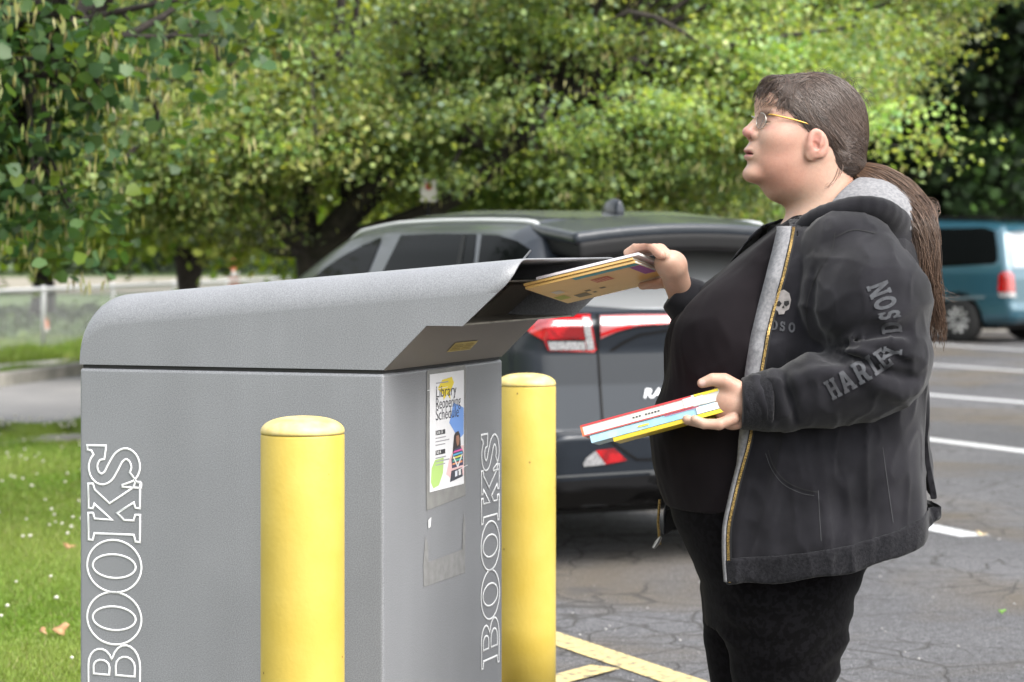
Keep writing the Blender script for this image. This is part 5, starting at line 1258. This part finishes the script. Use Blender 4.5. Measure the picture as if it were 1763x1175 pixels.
suv = Car('parked_suv', 'dark grey sport utility car parked behind the book drop', 'car', (.065, 10.18), math.radians(26), prof, hw, .92, 4.6, (.93, 3.6), .40, .12, .11)
suv.body(.020, M['grey_paint'])
W_ = M['tint']
suv.decal('side_window', [(536, 482), (560, 461), (590, 441), (625, 422), (655, 409), (656, 415), (634, 468), (622, 505), (520, 505)], W_, mirror=True)
suv.decal('side_window', [(690, 405), (752, 402), (820, 403), (815, 450), (808, 505), (640, 505), (660, 465)], W_, mirror=True)
suv.decal('side_window', [(829, 404), (858, 405), (890, 415), (913, 430), (905, 447), (885, 505), (820, 505), (823, 450)], W_, mirror=True)
suv.decal('window_divider', [(796, 405), (802, 405), (786, 505), (776, 505)], M['black_plastic'], .006, mirror=True)
lp = suv.cast([(977, 434), (1012, 442), (1008, 527), (1050, 531), (1120, 530)], 0, 8.5)
xl, zt_ = lp[0, 0], lp[0, 2]; zb_ = lp[3, 2]; xb = lp[2, 0]
suv.front_patch('rear_window', [(xl, zt_), (xl * .6, zt_ + .03), (0, zt_ + .045), (-xl * .6, zt_ + .03), (-xl, zt_), (-xb, zb_ + .012), (-xb * .6, zb_ - .004), (0, zb_ - .008), (xb * .6, zb_ - .004), (xb, zb_ + .012)], M['rear_glass'], 'y')
suv.front_patch('roof_sheen_panel', [(-.50, .63), (.50, .63), (.53, 1.2), (.53, 1.8), (.50, 2.35), (-.50, 2.35), (-.53, 1.8), (-.53, 1.2)], M['roof_sheen'], 'z', .003, .06)
# spoiler over the window
def spoiler(p):
    z = p[:, 2] + .045 * (p[:, 0] / .62) ** 2; q = np.stack([p[:, 0], p[:, 1], z - .10 * (p[:, 1] - .3)], 1).astype(np.float32)
    d = rbox(q, (0, .36, 1.490), (.62, .22, .028), .02); return smax(d, -(suv.sdf0(p) + .01), .01)
V, Q = sdf_mesh(spoiler, (-.7, .05, 1.34), (.7, .7, 1.60), .013, 1); make('spoiler', V, Q, M['grey_paint'], suv.root)
def under(p):
    z = p[:, 2] + .045 * (p[:, 0] / .62) ** 2; q = np.stack([p[:, 0], p[:, 1], z - .10 * (p[:, 1] - .3)], 1).astype(np.float32)
    return rbox(q, (0, .315, 1.438), (.605, .185, .038), .015)
V, Q = sdf_mesh(under, (-.7, .05, 1.30), (.7, .7, 1.55), .014, 1); sp = make('spoiler_underside', V, Q, M['black_plastic'], suv.root)
for k in range(14): box('brake_lamp_segment', -.17 + .025 * k, -.154 + .025 * k, .170, .190, 1.432, 1.452, mat_flat('smoked_lens', (0.22, 0.20, 0.19), .3), sp)
def fin(p):
    q = p - np.array([0, .92, 1.550], np.float32); t = np.clip((.13 - q[:, 1]) / .20, 0, 1)
    return smax(smax(ell(q, (0, .02, 0), (.028, .12, .078)), -(q[:, 1] + .055 - q[:, 2] * .12), .008), -q[:, 2], .01)
V, Q = sdf_mesh(fin, (-.06, .75, 1.52), (.06, 1.1, 1.69), .008, 1); make('antenna_fin', V, Q, M['grey_paint'], suv.root)
for k in (-1, 1):
    yr = np.linspace(.52, 3.35, 40); xr = np.interp(yr, [.5, 1.0, 2.2, 2.8, 3.4], [.585, .60, .60, .63, .70]) * k
    q = trace(suv.sdf0, np.stack([xr, yr, np.full(40, 2.4)], 1).astype(np.float32), np.tile(np.array([[0, 0, -1]], np.float32), (40, 1)), 3, 0, 90)
    vv, ff = tube_np(q + np.array([0, 0, .004]), .013, 8); make('roof_rail_or_glint', vv, ff, M['roof_glint'], suv.root)  # silver strip added as the sky highlight along the roof edge
# lamps
lamp = suv.decal('tail_lamp', [(905, 568), (933, 545), (994, 541), (1016, 541), (1027, 602), (1023, 607), (944, 605), (936, 587), (914, 574)], M['red_lens'], .006, mirror=True, label='red tail lamp with clear lower section')
for l_, par in zip(range(1), lamp):
    suv.decal('lamp_strip_or_sky_streak', [(1003, 546), (1014, 546), (1024, 603), (1011, 603)], M['clear_lens'], .010, parent=par)
    suv.decal('reversing_lens', [(943, 588), (1007, 588), (1009, 603), (947, 603)], M['clear_lens'], .010, parent=par)
    suv.decal('lamp_reflector', [(955, 556), (995, 553), (1000, 580), (962, 581), (950, 568)], M['red_lens'], .011, parent=par)
    suv.decal('lamp_bezel', [(943, 585), (1008, 585), (1008, 588), (943, 588)], M['black_plastic'], .012, parent=par)
tg = suv.decal('tailgate_lamp', [(1033, 543), (1100, 541), (1160, 541), (1200, 547), (1196, 556), (1150, 557), (1095, 562), (1062, 572), (1034, 584)], M['sky_pink_lens'], .005, mirror=True)
suv.decal('lamp_strip_or_sky_streak', [(1034, 546), (1150, 544), (1195, 549), (1194, 552), (1150, 549), (1080, 554), (1034, 560)], mat('painted_sky_streak', (0.66, 0.55, 0.55), .1, spec=1.0, coat=1.0), .008, parent=tg[0])  # pale streak of reflected sky painted across the lens
suv.decal('lamp_strip_or_sky_streak', [(1034, 574), (1064, 564), (1098, 557), (1150, 553), (1196, 554), (1196, 558), (1150, 558), (1100, 562), (1066, 570), (1034, 581)], M['red_lens'], .008, parent=tg[0])
suv.decal('panel_gap', [(1026, 541), (1031, 541), (1032, 605), (1041, 745), (1037, 745), (1028, 605)], M['black_plastic'], .0035, mirror=True)
suv.decal('panel_gap', [(1045, 757), (1050, 757), (1098, 790), (1220, 786), (1220, 790), (1096, 794)], M['black_plastic'], .0035, mirror=True)
suv.decal('panel_gap', [(1050, 603), (1072, 588), (1100, 575), (1145, 568), (1190, 566), (1190, 570), (1146, 572), (1102, 579), (1075, 592), (1054, 606)], M['black_plastic'], .0045, mirror=True)
rf = suv.decal('bumper_reflector', [(1026, 776), (1057, 772), (1080, 793), (1043, 800)], M['red_lens'], .006, mirror=True)
suv.decal('clear_section', [(1004, 800), (1010, 789), (1025, 777), (1043, 800), (1006, 804)], M['clear_lens'], .006, parent=rf[0])
suv.decal('bumper_trim', [(940, 832), (1150, 816), (1330, 812), (1330, 860), (1150, 872), (1075, 868), (940, 893)], M['black_plastic'], .004, mirror=True, step=8)
suv.decal('bumper_crease', [(940, 821), (1150, 808), (1330, 805), (1330, 808), (1150, 812), (940, 825)], mat('bumper_highlight', (0.10, 0.105, 0.11), .25, spec=.8), .005, mirror=True)
# badge letters
v, f = text_np('RAV4', 1.0, .02)
pts = np.stack([1107 + (v[:, 0] + v[:, 1] * .18) * 26, 685.5 - v[:, 1] * 23 - v[:, 0] * .8], 1)
make('badge', suv.cast(pts, .007, 8.5), f, M['chrome'], suv.root, False)['label'] = 'chrome letter badge'
suv.front_patch('windscreen', [(-.56, 1.43), (.56, 1.43), (.68, 1.09), (-.68, 1.09)], W_, '-y')
for k in (-1, 1):
    suv.front_patch('headlamp', [(k * .5, .84), (k * .82, .88), (k * .80, .78), (k * .52, .76)], M['clear_lens'], '-y', .004, .04)
    o = box('side_mirror', min(k * .86, k * 1.05), max(k * .86, k * 1.05), 2.75, 2.85, 1.06, 1.20, M['grey_paint'], suv.root, .03, 3)
    for yy in (1.15, 2.1): suv.front_patch('door_handle', [(yy, .94), (yy + .18, .945), (yy + .18, .97), (yy, .965)], M['grey_paint'], 'x' if k < 0 else '-x', .016, .03)
suv.wheels(.35, .22, M['tyre'], M['alloy'], .80)
box('underbody', -.7, .7, .5, 4.0, .2, .3, M['black_plastic'], suv.root)
# ---- minivan far right
M['teal'] = mat('teal_metallic', (0.026, 0.098, 0.140), 0.3, metal=0.25, spec=0.6, coat=1.0)
prof = [(.10, .28), (.02, .36), (.0, .50), (.04, .60), (.06, .95), (.24, 1.60), (.34, 1.72), (.6, 1.77), (1.6, 1.80), (2.5, 1.75), (2.85, 1.66), (3.75, 1.12), (4.4, .92), (4.68, .72), (4.70, .42), (4.5, .25), (.5, .25)]
hw = [(.25, .90), (.4, .94), (.7, .955), (1.0, .945), (1.12, .92), (1.4, .84), (1.62, .765), (1.74, .69), (1.82, .60)]
van = Car('parked_minivan', 'teal minivan parked at the far side of the lot', 'van', (7.14, 34.6), math.radians(45), prof, hw, .955, 4.7, (.92, 3.75), .40, .10, .12)
van.body(.035, M['teal'])
van.decal('side_window', [(1500, 398), (1600, 393.5), (1696, 392), (1713, 398), (1717, 425), (1718, 449), (1711, 455), (1600, 461), (1500, 468)], M['tint'], .006, 4, mirror=True, t0=31)
van.front_patch('rear_window', [(-.66, 1.60), (0, 1.63), (.66, 1.60), (.76, 1.10), (-.76, 1.10)], M['rear_glass'], 'y', .006)
tl = van.decal('tail_lamp', [(1720, 474), (1727, 468), (1737, 467), (1745, 473), (1748, 494), (1748, 503), (1718, 503)], M['red_lens'], .008, 4, mirror=True, t0=31)
van.decal('lamp_trim', [(1719, 504), (1748, 504), (1750, 512), (1720, 512)], M['clear_lens'], .010, 4, mirror=True, t0=31)
van.decal('side_moulding', [(1500, 520), (1600, 514), (1695, 510), (1695, 514), (1600, 518), (1500, 525)], mat('moulding', (0.16, 0.22, 0.25), .4), .010, 4, mirror=True, t0=31)
van.front_patch('number_plate', [(-.16, .78), (.16, .78), (.16, .92), (-.16, .92)], M['page'], 'y', .008)
van.front_patch('windscreen', [(-.66, 1.60), (.66, 1.60), (.8, 1.16), (-.8, 1.16)], M['tint'], '-y')
van.wheels(.33, .21, M['tyre'], M['alloy'], .83)
for k in (-1, 1):
    vv, ff = tube_np(smooth_path([(k * .60, .5, 1.77), (k * .61, .6, 1.815), (k * .61, 2.2, 1.825), (k * .60, 2.4, 1.78)], 16), .02, 6); make('roof_rail_or_glint', vv, ff, M['black_plastic'], van.root)
box('underbody', -.7, .7, .4, 4.2, .2, .32, M['black_plastic'], van.root)
# ------------------------------------------------------------------ trees
M['bark'] = mat('dark_bark', (0.020, 0.016, 0.013), 0.95, col2=(0.045, 0.036, 0.030), scale=14, detail=8, bump=0.012, bscale=30)
M['leaf'] = leaf_mat('redbud_leaf', trans=0.45); M['leaf_dark'] = leaf_mat('shade_leaf', trans=0.15, rough=0.6)
LEAF = np.array([(0, .04, 0), (-.47, .14, .06), (-.41, .70, .07), (0, 1.0, -.05), (.41, .70, .07), (.47, .14, .06)])
def rot_frames(n, r, up_bias=1.2, spread=0.9):
    nrm = r.normal(size=(n, 3)) * spread + np.array([0.0, 0, up_bias * .75]); nrm /= np.linalg.norm(nrm, axis=1, keepdims=True)
    a = r.normal(size=(n, 3)); a[:, 2] -= .7; y = a - nrm * (a * nrm).sum(1, keepdims=True); y /= np.linalg.norm(y, axis=1, keepdims=True) + 1e-9
    return np.stack([np.cross(y, nrm), y, nrm], 2)        # columns x, y, z
LEAF4 = np.array([(0, 0, .03), (-.44, .48, .10), (0, 1.0, -.03), (.44, .48, .10)])
def leaves4_np(pos, size, r, up_bias=1.2, spread=.9):
    n = len(pos); R = rot_frames(n, r, up_bias, spread); V = np.einsum('nij,kj->nki', R, LEAF4) * size[:, None, None] + pos[:, None]
    return V.reshape(-1, 3), np.arange(n)[:, None] * 4 + np.array([0, 3, 2, 1]), R
def leaves_np(pos, size, r, up_bias=1.2, spread=.9):
    n = len(pos); R = rot_frames(n, r, up_bias, spread); V = np.einsum('nij,kj->nki', R, LEAF) * size[:, None, None] + pos[:, None]
    i = np.arange(n)[:, None] * 6
    return V.reshape(-1, 3), np.concatenate([i + [0, 3, 2, 1], i + [0, 5, 4, 3]]), R
def pods_np(pos, r, ln=.075, wd=.014):
    n = len(pos); a = r.uniform(0, np.pi, n); s = np.stack([np.cos(a), np.sin(a), 0 * a], 1) * wd / 2; l = ln * r.uniform(.7, 1.2, n)
    d = np.stack([r.normal(0, .18, n), r.normal(0, .18, n), -np.ones(n)], 1) * l[:, None]
    V = np.stack([pos, pos + d * .35 - s, pos + d, pos + d * .35 + s], 1).reshape(-1, 3); return V, np.arange(n)[:, None] * 4 + np.arange(4)
def clump_points(r, centres, n, sx, sz):
    k = r.integers(0, len(centres), n); return centres[k] + r.normal(size=(n, 3)) * np.array([sx, sx, sz]) * np.exp(r.normal(0, .25, len(centres)))[k][:, None], k
def crown_centres(r, n, ctr, rad, lo_z, shell=.55):
    out = []
    while len(out) < n:
        q = r.normal(size=3); q /= np.linalg.norm(q); q *= (shell + (1 - shell) * r.random()) ** .8
        p = np.array(ctr) + q * np.array(rad)
        if p[2] > lo_z + .35 * r.random(): out.append(p)
    return np.array(out)
def leaf_cols(r, k, pal, w8=None):
    pal = np.array(pal); c = pal[r.choice(len(pal), k, p=w8)]; return c * r.uniform(.85, 1.2, (k, 1))
GREEN = [(0.125, 0.190, 0.072), (0.172, 0.238, 0.080), (0.232, 0.288, 0.088), (0.165, 0.228, 0.14), (0.26, 0.295, 0.115)]
YELLOW = [(0.125, 0.19, 0.02), (0.17, 0.235, 0.03), (0.09, 0.15, 0.02), (0.20, 0.25, 0.045)]
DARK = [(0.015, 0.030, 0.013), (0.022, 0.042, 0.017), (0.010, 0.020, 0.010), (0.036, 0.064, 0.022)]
PODC = [(0.26, 0.27, 0.11), (0.33, 0.31, 0.15), (0.21, 0.18, 0.09), (0.22, 0.27, 0.08)]
def limbs(r, base, centres, trunk_r, nlimb, fork):
    parts = []
    forks = np.array(fork, float)
    parts.append(tube_np(smooth_path([base, (np.array(base) + forks[0]) / 2 + [0.06, 0.05, 0], forks[0]], 10), np.linspace(trunk_r * 1.25, trunk_r * .8, 10), 10))
    for j in range(1, len(forks)):
        parts.append(tube_np(smooth_path([forks[0], (forks[0] + forks[j]) / 2 + r.normal(0, .12, 3), forks[j]], 10), np.linspace(trunk_r * .72, trunk_r * .38, 10), 8))
    for c in centres[r.permutation(len(centres))[:nlimb]]:
        f = forks[np.argmin(np.linalg.norm(forks - c, axis=1))]; m_ = (f + c) / 2 + r.normal(0, .13, 3) + [0, 0, .1]
        k = 9; parts.append(tube_np(smooth_path([f, m_, c], k), np.linspace(trunk_r * .34, .006, k), 5))
    return join_np(parts)
def tree(name, label, base, crowns, seed, nleaf, size, pal, npod=0, trunk_r=.12, forks=None, group=None, m='leaf', lo_z=1.2, ncl=260, sx=.20, sz=.11, nlimb=60, up=1.2, spread=.9, w8=None, cat='tree', single=0, view=None, shell=.55, podlen=.075, right_lo=None, mass=0, small=False):
    r = np.random.default_rng(seed); root = tag(empty(name, tuple(base)), label, cat, group); B = np.array(base, float)
    cs = np.concatenate([crown_centres(r, int(ncl * q[2]), q[0], q[1], q[3] if len(q) > 3 else lo_z, shell) for q in crowns])
    mtone = np.ones(len(cs))
    if mass:                       # gather the sprays into larger masses with gaps between
        mc = cs[r.permutation(len(cs))[:mass]]; km = r.integers(0, mass, len(cs)); keep = r.random(len(cs)) < .85
        cs = np.where(keep[:, None], mc[km] + r.normal(size=(len(cs), 3)) * np.array([.37, .37, .17]), cs); mk_ = cs[:, 2] > lo_z - .1; cs = cs[mk_]; mtone = np.exp(r.normal(0, .26, mass))[km[mk_]]
    if right_lo is not None:
        mk_ = (cs[:, 0] < right_lo[0]) | (cs[:, 2] > right_lo[1]); cs = cs[mk_]; mtone = mtone[mk_]
    V, Q = limbs(r, base, cs, trunk_r, nlimb, forks or [B + [0, 0, 1.5]]); make('trunk', V - B, Q, M['bark'], root)
    pos, kc = clump_points(r, cs, nleaf, sx, sz); ok_ = pos[:, 2] > .3; pos = pos[ok_]; kc = kc[ok_]; n = len(pos); s = size * r.uniform(.65, 1.25, n)
    tone = np.repeat(1.0, n); V, Q, R = (leaves4_np if small else leaves_np)(pos, s, r, up, spread); C = leaf_cols(r, n, pal, w8) * (mtone[:, None] * np.exp(r.normal(0, .20, (len(cs), 1)) + r.normal(0, .06, (len(cs), 3))))[kc]
    if single:                      # the largest leaves in view become parts of their own
        px = CX + pos[:, 0] / pos[:, 1] * F; py = HZ - (pos[:, 2] - EYE) / pos[:, 1] * F
        ok = np.where((px > view[0]) & (px < view[2]) & (py > view[1]) & (py < view[3]))[0]; ok = ok[np.argsort(-(s[ok] / pos[ok, 1] ** 2))][:single]
        mes = []
        for c in range(len(pal)):
            me = mesh_np('leaf', LEAF, np.array([(0, 3, 2, 1), (0, 5, 4, 3)])); col_attr(me, np.array(pal[c])); me.materials.append(M[m]); mes.append(me)
        for i in ok:
            o = bpy.data.objects.new('leaf', mes[int(r.choice(len(pal), p=w8))]); COL.objects.link(o); o.parent = root
            mt = Matrix([list(R[i][a]) + [0] for a in range(3)] + [[0, 0, 0, 1]]); o.matrix_local = Matrix.Translation(Vector(pos[i] - B)) @ mt @ Matrix.Scale(float(s[i]), 4)
        keep = np.ones(n, bool); keep[ok] = False; kv = np.repeat(keep, 6); idx = np.cumsum(kv) - 1
        fk = np.concatenate([keep, keep]); Q = idx[Q[fk]]; V = V[kv]; C = C[keep]
    cr = make('crown', V - B, Q, M[m], root, False); col_attr(cr.data, np.repeat(C, 4 if small else 6, 0)); tag(cr, kind='stuff')
    if npod:
        k = cs[r.integers(0, len(cs), npod // 7)]; pc = k[:, None] + r.normal(size=(len(k), 1, 3)) * [sx * 1.1, sx * 1.1, sz * 1.3] + r.normal(size=(len(k), 7, 3)) * [.05, .05, .02]
        V, Q = pods_np(pc.reshape(-1, 3), r, podlen); po_ = make('seed_pods', V - B, Q, M['leaf'], root, False); col_attr(po_.data, np.repeat(leaf_cols(r, len(V) // 4, PODC), 4, 0)); tag(po_, kind='stuff')
    return root
GR = 'redbud trees along the lot'
# near tree whose boughs hang in from the left
tree('redbud_tree', 'nearest redbud, boughs with seed pods hanging in at upper left', (-3.6, 11.2, 0), [((-2.5, 11.2, 2.75), (1.55, 1.7, 1.0), .8), ((-2.15, 10.6, 2.15), (.50, .8, .40), .22), ((-2.12, 10.9, 1.66), (.26, .4, .34), .10, 1.2), ((-2.5, 11.3, 1.75), (.5, .6, .35), .10, 1.3), ((-3.9, 11.4, 2.8), (1.6, 1.8, 1.2), .5)], 11, 8200, .062,
     [(0.034, 0.078, 0.028), (0.050, 0.102, 0.036), (0.080, 0.140, 0.052), (0.13, 0.19, 0.030)], 4800, .10, [(-3.3, 11.3, 1.3), (-2.7, 11.2, 2.1), (-2.3, 10.8, 2.2), (-3.9, 11.6, 2.2)], GR, lo_z=1.55, ncl=200, sx=.14, sz=.085, nlimb=200, spread=.9, single=260, view=(0, 0, 420, 420), w8=[.3, .35, .25, .1], podlen=.07)
# big one behind the book drop
tree('redbud_tree', 'spreading redbud behind the dark car with dark forked trunk', (-1.42, 17.4, 0), [((-1.1, 17.3, 3.3), (3.0, 2.2, 1.75), 1.0), ((-2.7, 16.6, 2.2), (1.0, 1.0, .6), .14), ((.25, 16.2, 2.35), (1.6, 1.1, .7), .32)], 12, 200000, .047, GREEN, 30000, .13,
     [(-1.45, 17.3, 1.35), (-1.9, 17.0, 2.3), (-1.25, 16.7, 2.4), (-.55, 16.6, 2.25), (.35, 16.4, 2.4), (-.2, 17.6, 2.9), (-2.4, 16.6, 2.6)], GR, lo_z=1.5, ncl=460, sx=.20, sz=.07, nlimb=300, shell=.3, mass=34, small=True, w8=[.22, .28, .22, .14, .14], podlen=.06)
# right-hand one behind the person
tree('redbud_tree', 'redbud behind the person reaching to the dark trees', (1.5, 18.8, 0), [((1.5, 18.5, 3.2), (1.55, 1.6, 1.55), 1.0), ((2.65, 17.9, 2.62), (.62, .8, .30), .12), ((1.0, 17.6, 2.05), (.95, .9, .55), .2)], 13, 125000, .047, GREEN, 22000, .12,
     [(1.5, 18.8, 1.2), (1.0, 18.3, 2.1), (2.0, 18.3, 2.4), (1.5, 18.9, 2.6)], GR, lo_z=1.45, ncl=320, sx=.19, sz=.07, nlimb=220, shell=.3, mass=24, small=True, w8=[.25, .27, .24, .12, .12], podlen=.06, right_lo=(1.9, 2.25))
# yellow-green ones further back on the left
tree('leafy_tree', 'yellow green tree with twin trunks beyond the road', (-3.55, 26.5, 0), [((-3.4, 26.2, 2.75), (2.3, 2.2, 1.75), 1.0)], 14, 34000, .10, YELLOW, 0, .15, [(-3.55, 26.5, .9), (-3.9, 26.4, 2.0), (-3.0, 26.4, 2.0)], 'trees beyond the road', lo_z=1.42, ncl=230, sx=.26, sz=.14, nlimb=60)
tree('leafy_tree', 'dark trunked tree behind the fence at far left', (-8.1, 41.5, 0), [((-8.0, 41, 3.4), (3.6, 3.0, 2.6), 1.0)], 15, 34000, .13, YELLOW, 0, .2, [(-8.1, 41.5, 1.2), (-8.9, 41, 2.3), (-7.2, 41, 2.4)], 'trees beyond the road', lo_z=1.1, ncl=240, sx=.32, sz=.18, nlimb=60)
tree('leafy_tree', 'yellow green tree filling the gap left of the dark car', (-1.5, 33.5, 0), [((-1.2, 33, 2.6), (2.1, 2.4, 2.2), 1.0)], 16, 30000, .12, YELLOW, 0, .16, [(-1.5, 33.5, 1.0), (-1.9, 33.4, 2.0), (-1.0, 33.4, 2.0)], 'trees beyond the road', lo_z=.7, ncl=230, sx=.3, sz=.16, nlimb=50)
tree('leafy_tree', 'loose tree between the redbuds behind the dark car', (1.5, 31.0, 0), [((1.4, 30.6, 2.6), (2.0, 2.0, 2.2), 1.0)], 17, 32000, .11, GREEN, 0, .16, [(1.5, 31, 1.0), (1.1, 30.9, 2.0), (2.0, 30.9, 2.0)], 'trees beyond the road', lo_z=.7, ncl=230, sx=.3, sz=.16, nlimb=50)
# dark wood beyond the minivan: tall shade trees with a low dark understorey
k = 0
for (x, y, h, rx, lab) in ((5.6, 43.5, 9.5, 5.6, 'dark shade tree directly behind the minivan roof'), (13.5, 45.0, 10.0, 5.6, 'dark shade tree right of the minivan'), (9.8, 50.0, 11.0, 6.0, 'taller dark tree deeper in the wood behind the minivan')):
    k += 1
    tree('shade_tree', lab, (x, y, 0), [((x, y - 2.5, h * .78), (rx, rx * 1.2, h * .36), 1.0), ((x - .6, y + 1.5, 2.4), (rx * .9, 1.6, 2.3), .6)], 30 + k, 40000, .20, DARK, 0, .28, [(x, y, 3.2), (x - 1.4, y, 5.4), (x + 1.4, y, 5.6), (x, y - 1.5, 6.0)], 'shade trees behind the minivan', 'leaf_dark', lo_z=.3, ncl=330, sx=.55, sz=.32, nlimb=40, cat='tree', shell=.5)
tree('shade_tree', 'dim green sprig of undergrowth right of the person, before the dark wood', (7.9, 40.5, 0), [((8.4, 40.2, 2.6), (1.5, .7, .7), 1.0)], 35, 1500, .16, [(0.05, 0.11, 0.02), (0.03, 0.06, 0.02), (0.02, 0.04, 0.015)], 0, .05, [(7.9, 40.5, 1.2), (8.4, 40.3, 2.2)], 'shade trees behind the minivan', 'leaf_dark', lo_z=1.0, ncl=30, sx=.25, sz=.15, nlimb=20)
# wood closing the background
r = np.random.default_rng(77); pos = []
for k in range(520):
    a = r.uniform(-.42, .42); d = r.uniform(62, 80) if a > -.05 else r.uniform(118, 150); h = r.uniform(.5, 13)
    pos.append(np.array([math.tan(a) * d, d, h]) + r.normal(size=(130, 3)) * [1.3, 1.0, .9])
pos = np.concatenate(pos); V, Q, _ = leaves_np(pos, r.uniform(.35, .65, len(pos)), r, .8, 1.0)
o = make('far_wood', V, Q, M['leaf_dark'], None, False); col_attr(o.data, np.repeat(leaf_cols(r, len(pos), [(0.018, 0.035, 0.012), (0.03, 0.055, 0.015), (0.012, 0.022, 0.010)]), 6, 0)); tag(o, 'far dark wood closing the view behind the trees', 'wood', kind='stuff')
r = np.random.default_rng(78); n = 9000; tt2 = r.random(n); yy = 34.5 + 14 * r.random(n); xx_ = np.interp(yy, [20, 52], [-8.9, -2.0]) - .35 - 9 * r.random(n) ** 1.3
hh_ = np.clip((np.interp(yy, [20, 52], [-8.9, -2.0]) - xx_) * .10, 0, .25) * r.random(n)
V, Q, _ = leaves_np(np.stack([xx_, yy, hh_], 1), r.uniform(.09, .17, n), r, .9, .9); o = make('shade_bank', V, Q, M['leaf_dark'], None, False); col_attr(o.data, np.repeat(leaf_cols(r, n, [(0.06, 0.10, 0.03), (0.08, 0.12, 0.035), (0.045, 0.07, 0.025)]), 6, 0)); tag(o, 'dark low leaves standing for the shaded slope behind the chain link fence', 'ground cover', kind='stuff')  # leaf scatter added to darken the shaded slope behind the fence
# ------------------------------------------------------------------ chain-link fence, cones, sign
M['galv'] = mat('galvanised_steel', (0.62, 0.63, 0.64), 0.45, metal=0.3)
fa, fb = np.array([-8.9, 20.0]), np.array([-2.0, 52.0]); fdir = (fb - fa) / np.linalg.norm(fb - fa); flen = np.linalg.norm(fb - fa); FH = .86
fence = tag(empty('chain_link_fence', (*fa, -.03), math.atan2(fdir[1], fdir[0])), 'low grey chain link fence along the far side of the road', 'fence')
npst = 14; i0 = 12.75 % 2.55
for k in range(npst):
    lathe('post', [(.030, 0), (.030, FH + .02), (.022, FH + .045), (.001, FH + .05)], 10, M['galv'], fence, loc=(.05 + k * 2.5, 0, 0))
v, f = tube_np([(0, 0, FH), (flen, 0, FH)], .031, 8); make('top_rail', v, f, M['galv'], fence)
parts = []
for s in (1, -1):
    for x in np.arange(-FH, flen, .062):
        a0, b0 = (x, 0), (x + FH, FH)
        t0 = max(0, -x / FH) if x < 0 else 0; t1 = min(1, (flen - x) / FH)
        if t1 <= t0: continue
        p0, p1 = np.array([x + FH * t0, .004 * s, FH * (t0 if s > 0 else 1 - t0)]), np.array([x + FH * t1, .004 * s, FH * (t1 if s > 0 else 1 - t1)])
        parts.append(tube_np([p0, p1], .0023, 3))
v, f = join_np(parts); tag(make('wire_mesh', v, f, M['galv'], fence, False), kind='stuff')
M['cone'] = mat('orange_cone', (0.75, 0.16, 0.05), 0.6, col2=(0.70, 0.25, 0.12), scale=20)
def cone_thing(q, h, label):
    c = tag(empty('traffic_cone', tuple(q)), label, 'cone', 'orange cones beyond the fence'); s = h / .45
    box('base', -.14 * s, .14 * s, -.14 * s, .14 * s, 0, .03 * s, M['cone'], c, .008)
    lathe('cone_body', [(.105 * s, .03 * s), (.03 * s, .43 * s), (.018 * s, .45 * s)], 20, M['cone'], c)
    lathe('band', [(.078 * s, .18 * s), (.0605 * s, .28 * s)], 20, M['page'], c)
cone_thing(G(79, 591, -.03), .36, 'faded orange traffic cone at the fence foot')
cone_thing((-9.2, 80, -.03), 1.0, 'distant orange cone above the book drop hood')
sg = P(737, 325, 16.15); sr = tag(empty('sign_post', (sg[0], sg[1], 0), .2), 'white sign with a red mark on a post among the leaves', 'sign')
lathe('post', [(.016, 0), (.016, 1.86)], 8, M['black_plastic'], sr)
bm = box_bm(-.055, .055, -.028, -.020, 1.70, 1.85, .003, 1); bd_ = bm_obj('panel', bm, M['page'], sr)
make('red_mark', np.array([(.024 * math.cos(a), -.030, 1.80 + .024 * math.sin(a)) for a in np.linspace(0, 6.28, 15)[:-1]]), [tuple(range(14))], M['red'], bd_, False)
pl = P(540, 400, 24.0); v, f = tube_np([(pl[0], 24.0, 0), (pl[0] - .03, 24.0, 1.75)], .06, 8); tag(make('utility_post', v, f, M['kerb']), 'short pale post at the left end of the dark car', 'post')
kerb('kerb_far', [(4.5, 41.0), (24, 38.5)], 1.2, .12, M['concrete']).name = 'kerb.002'
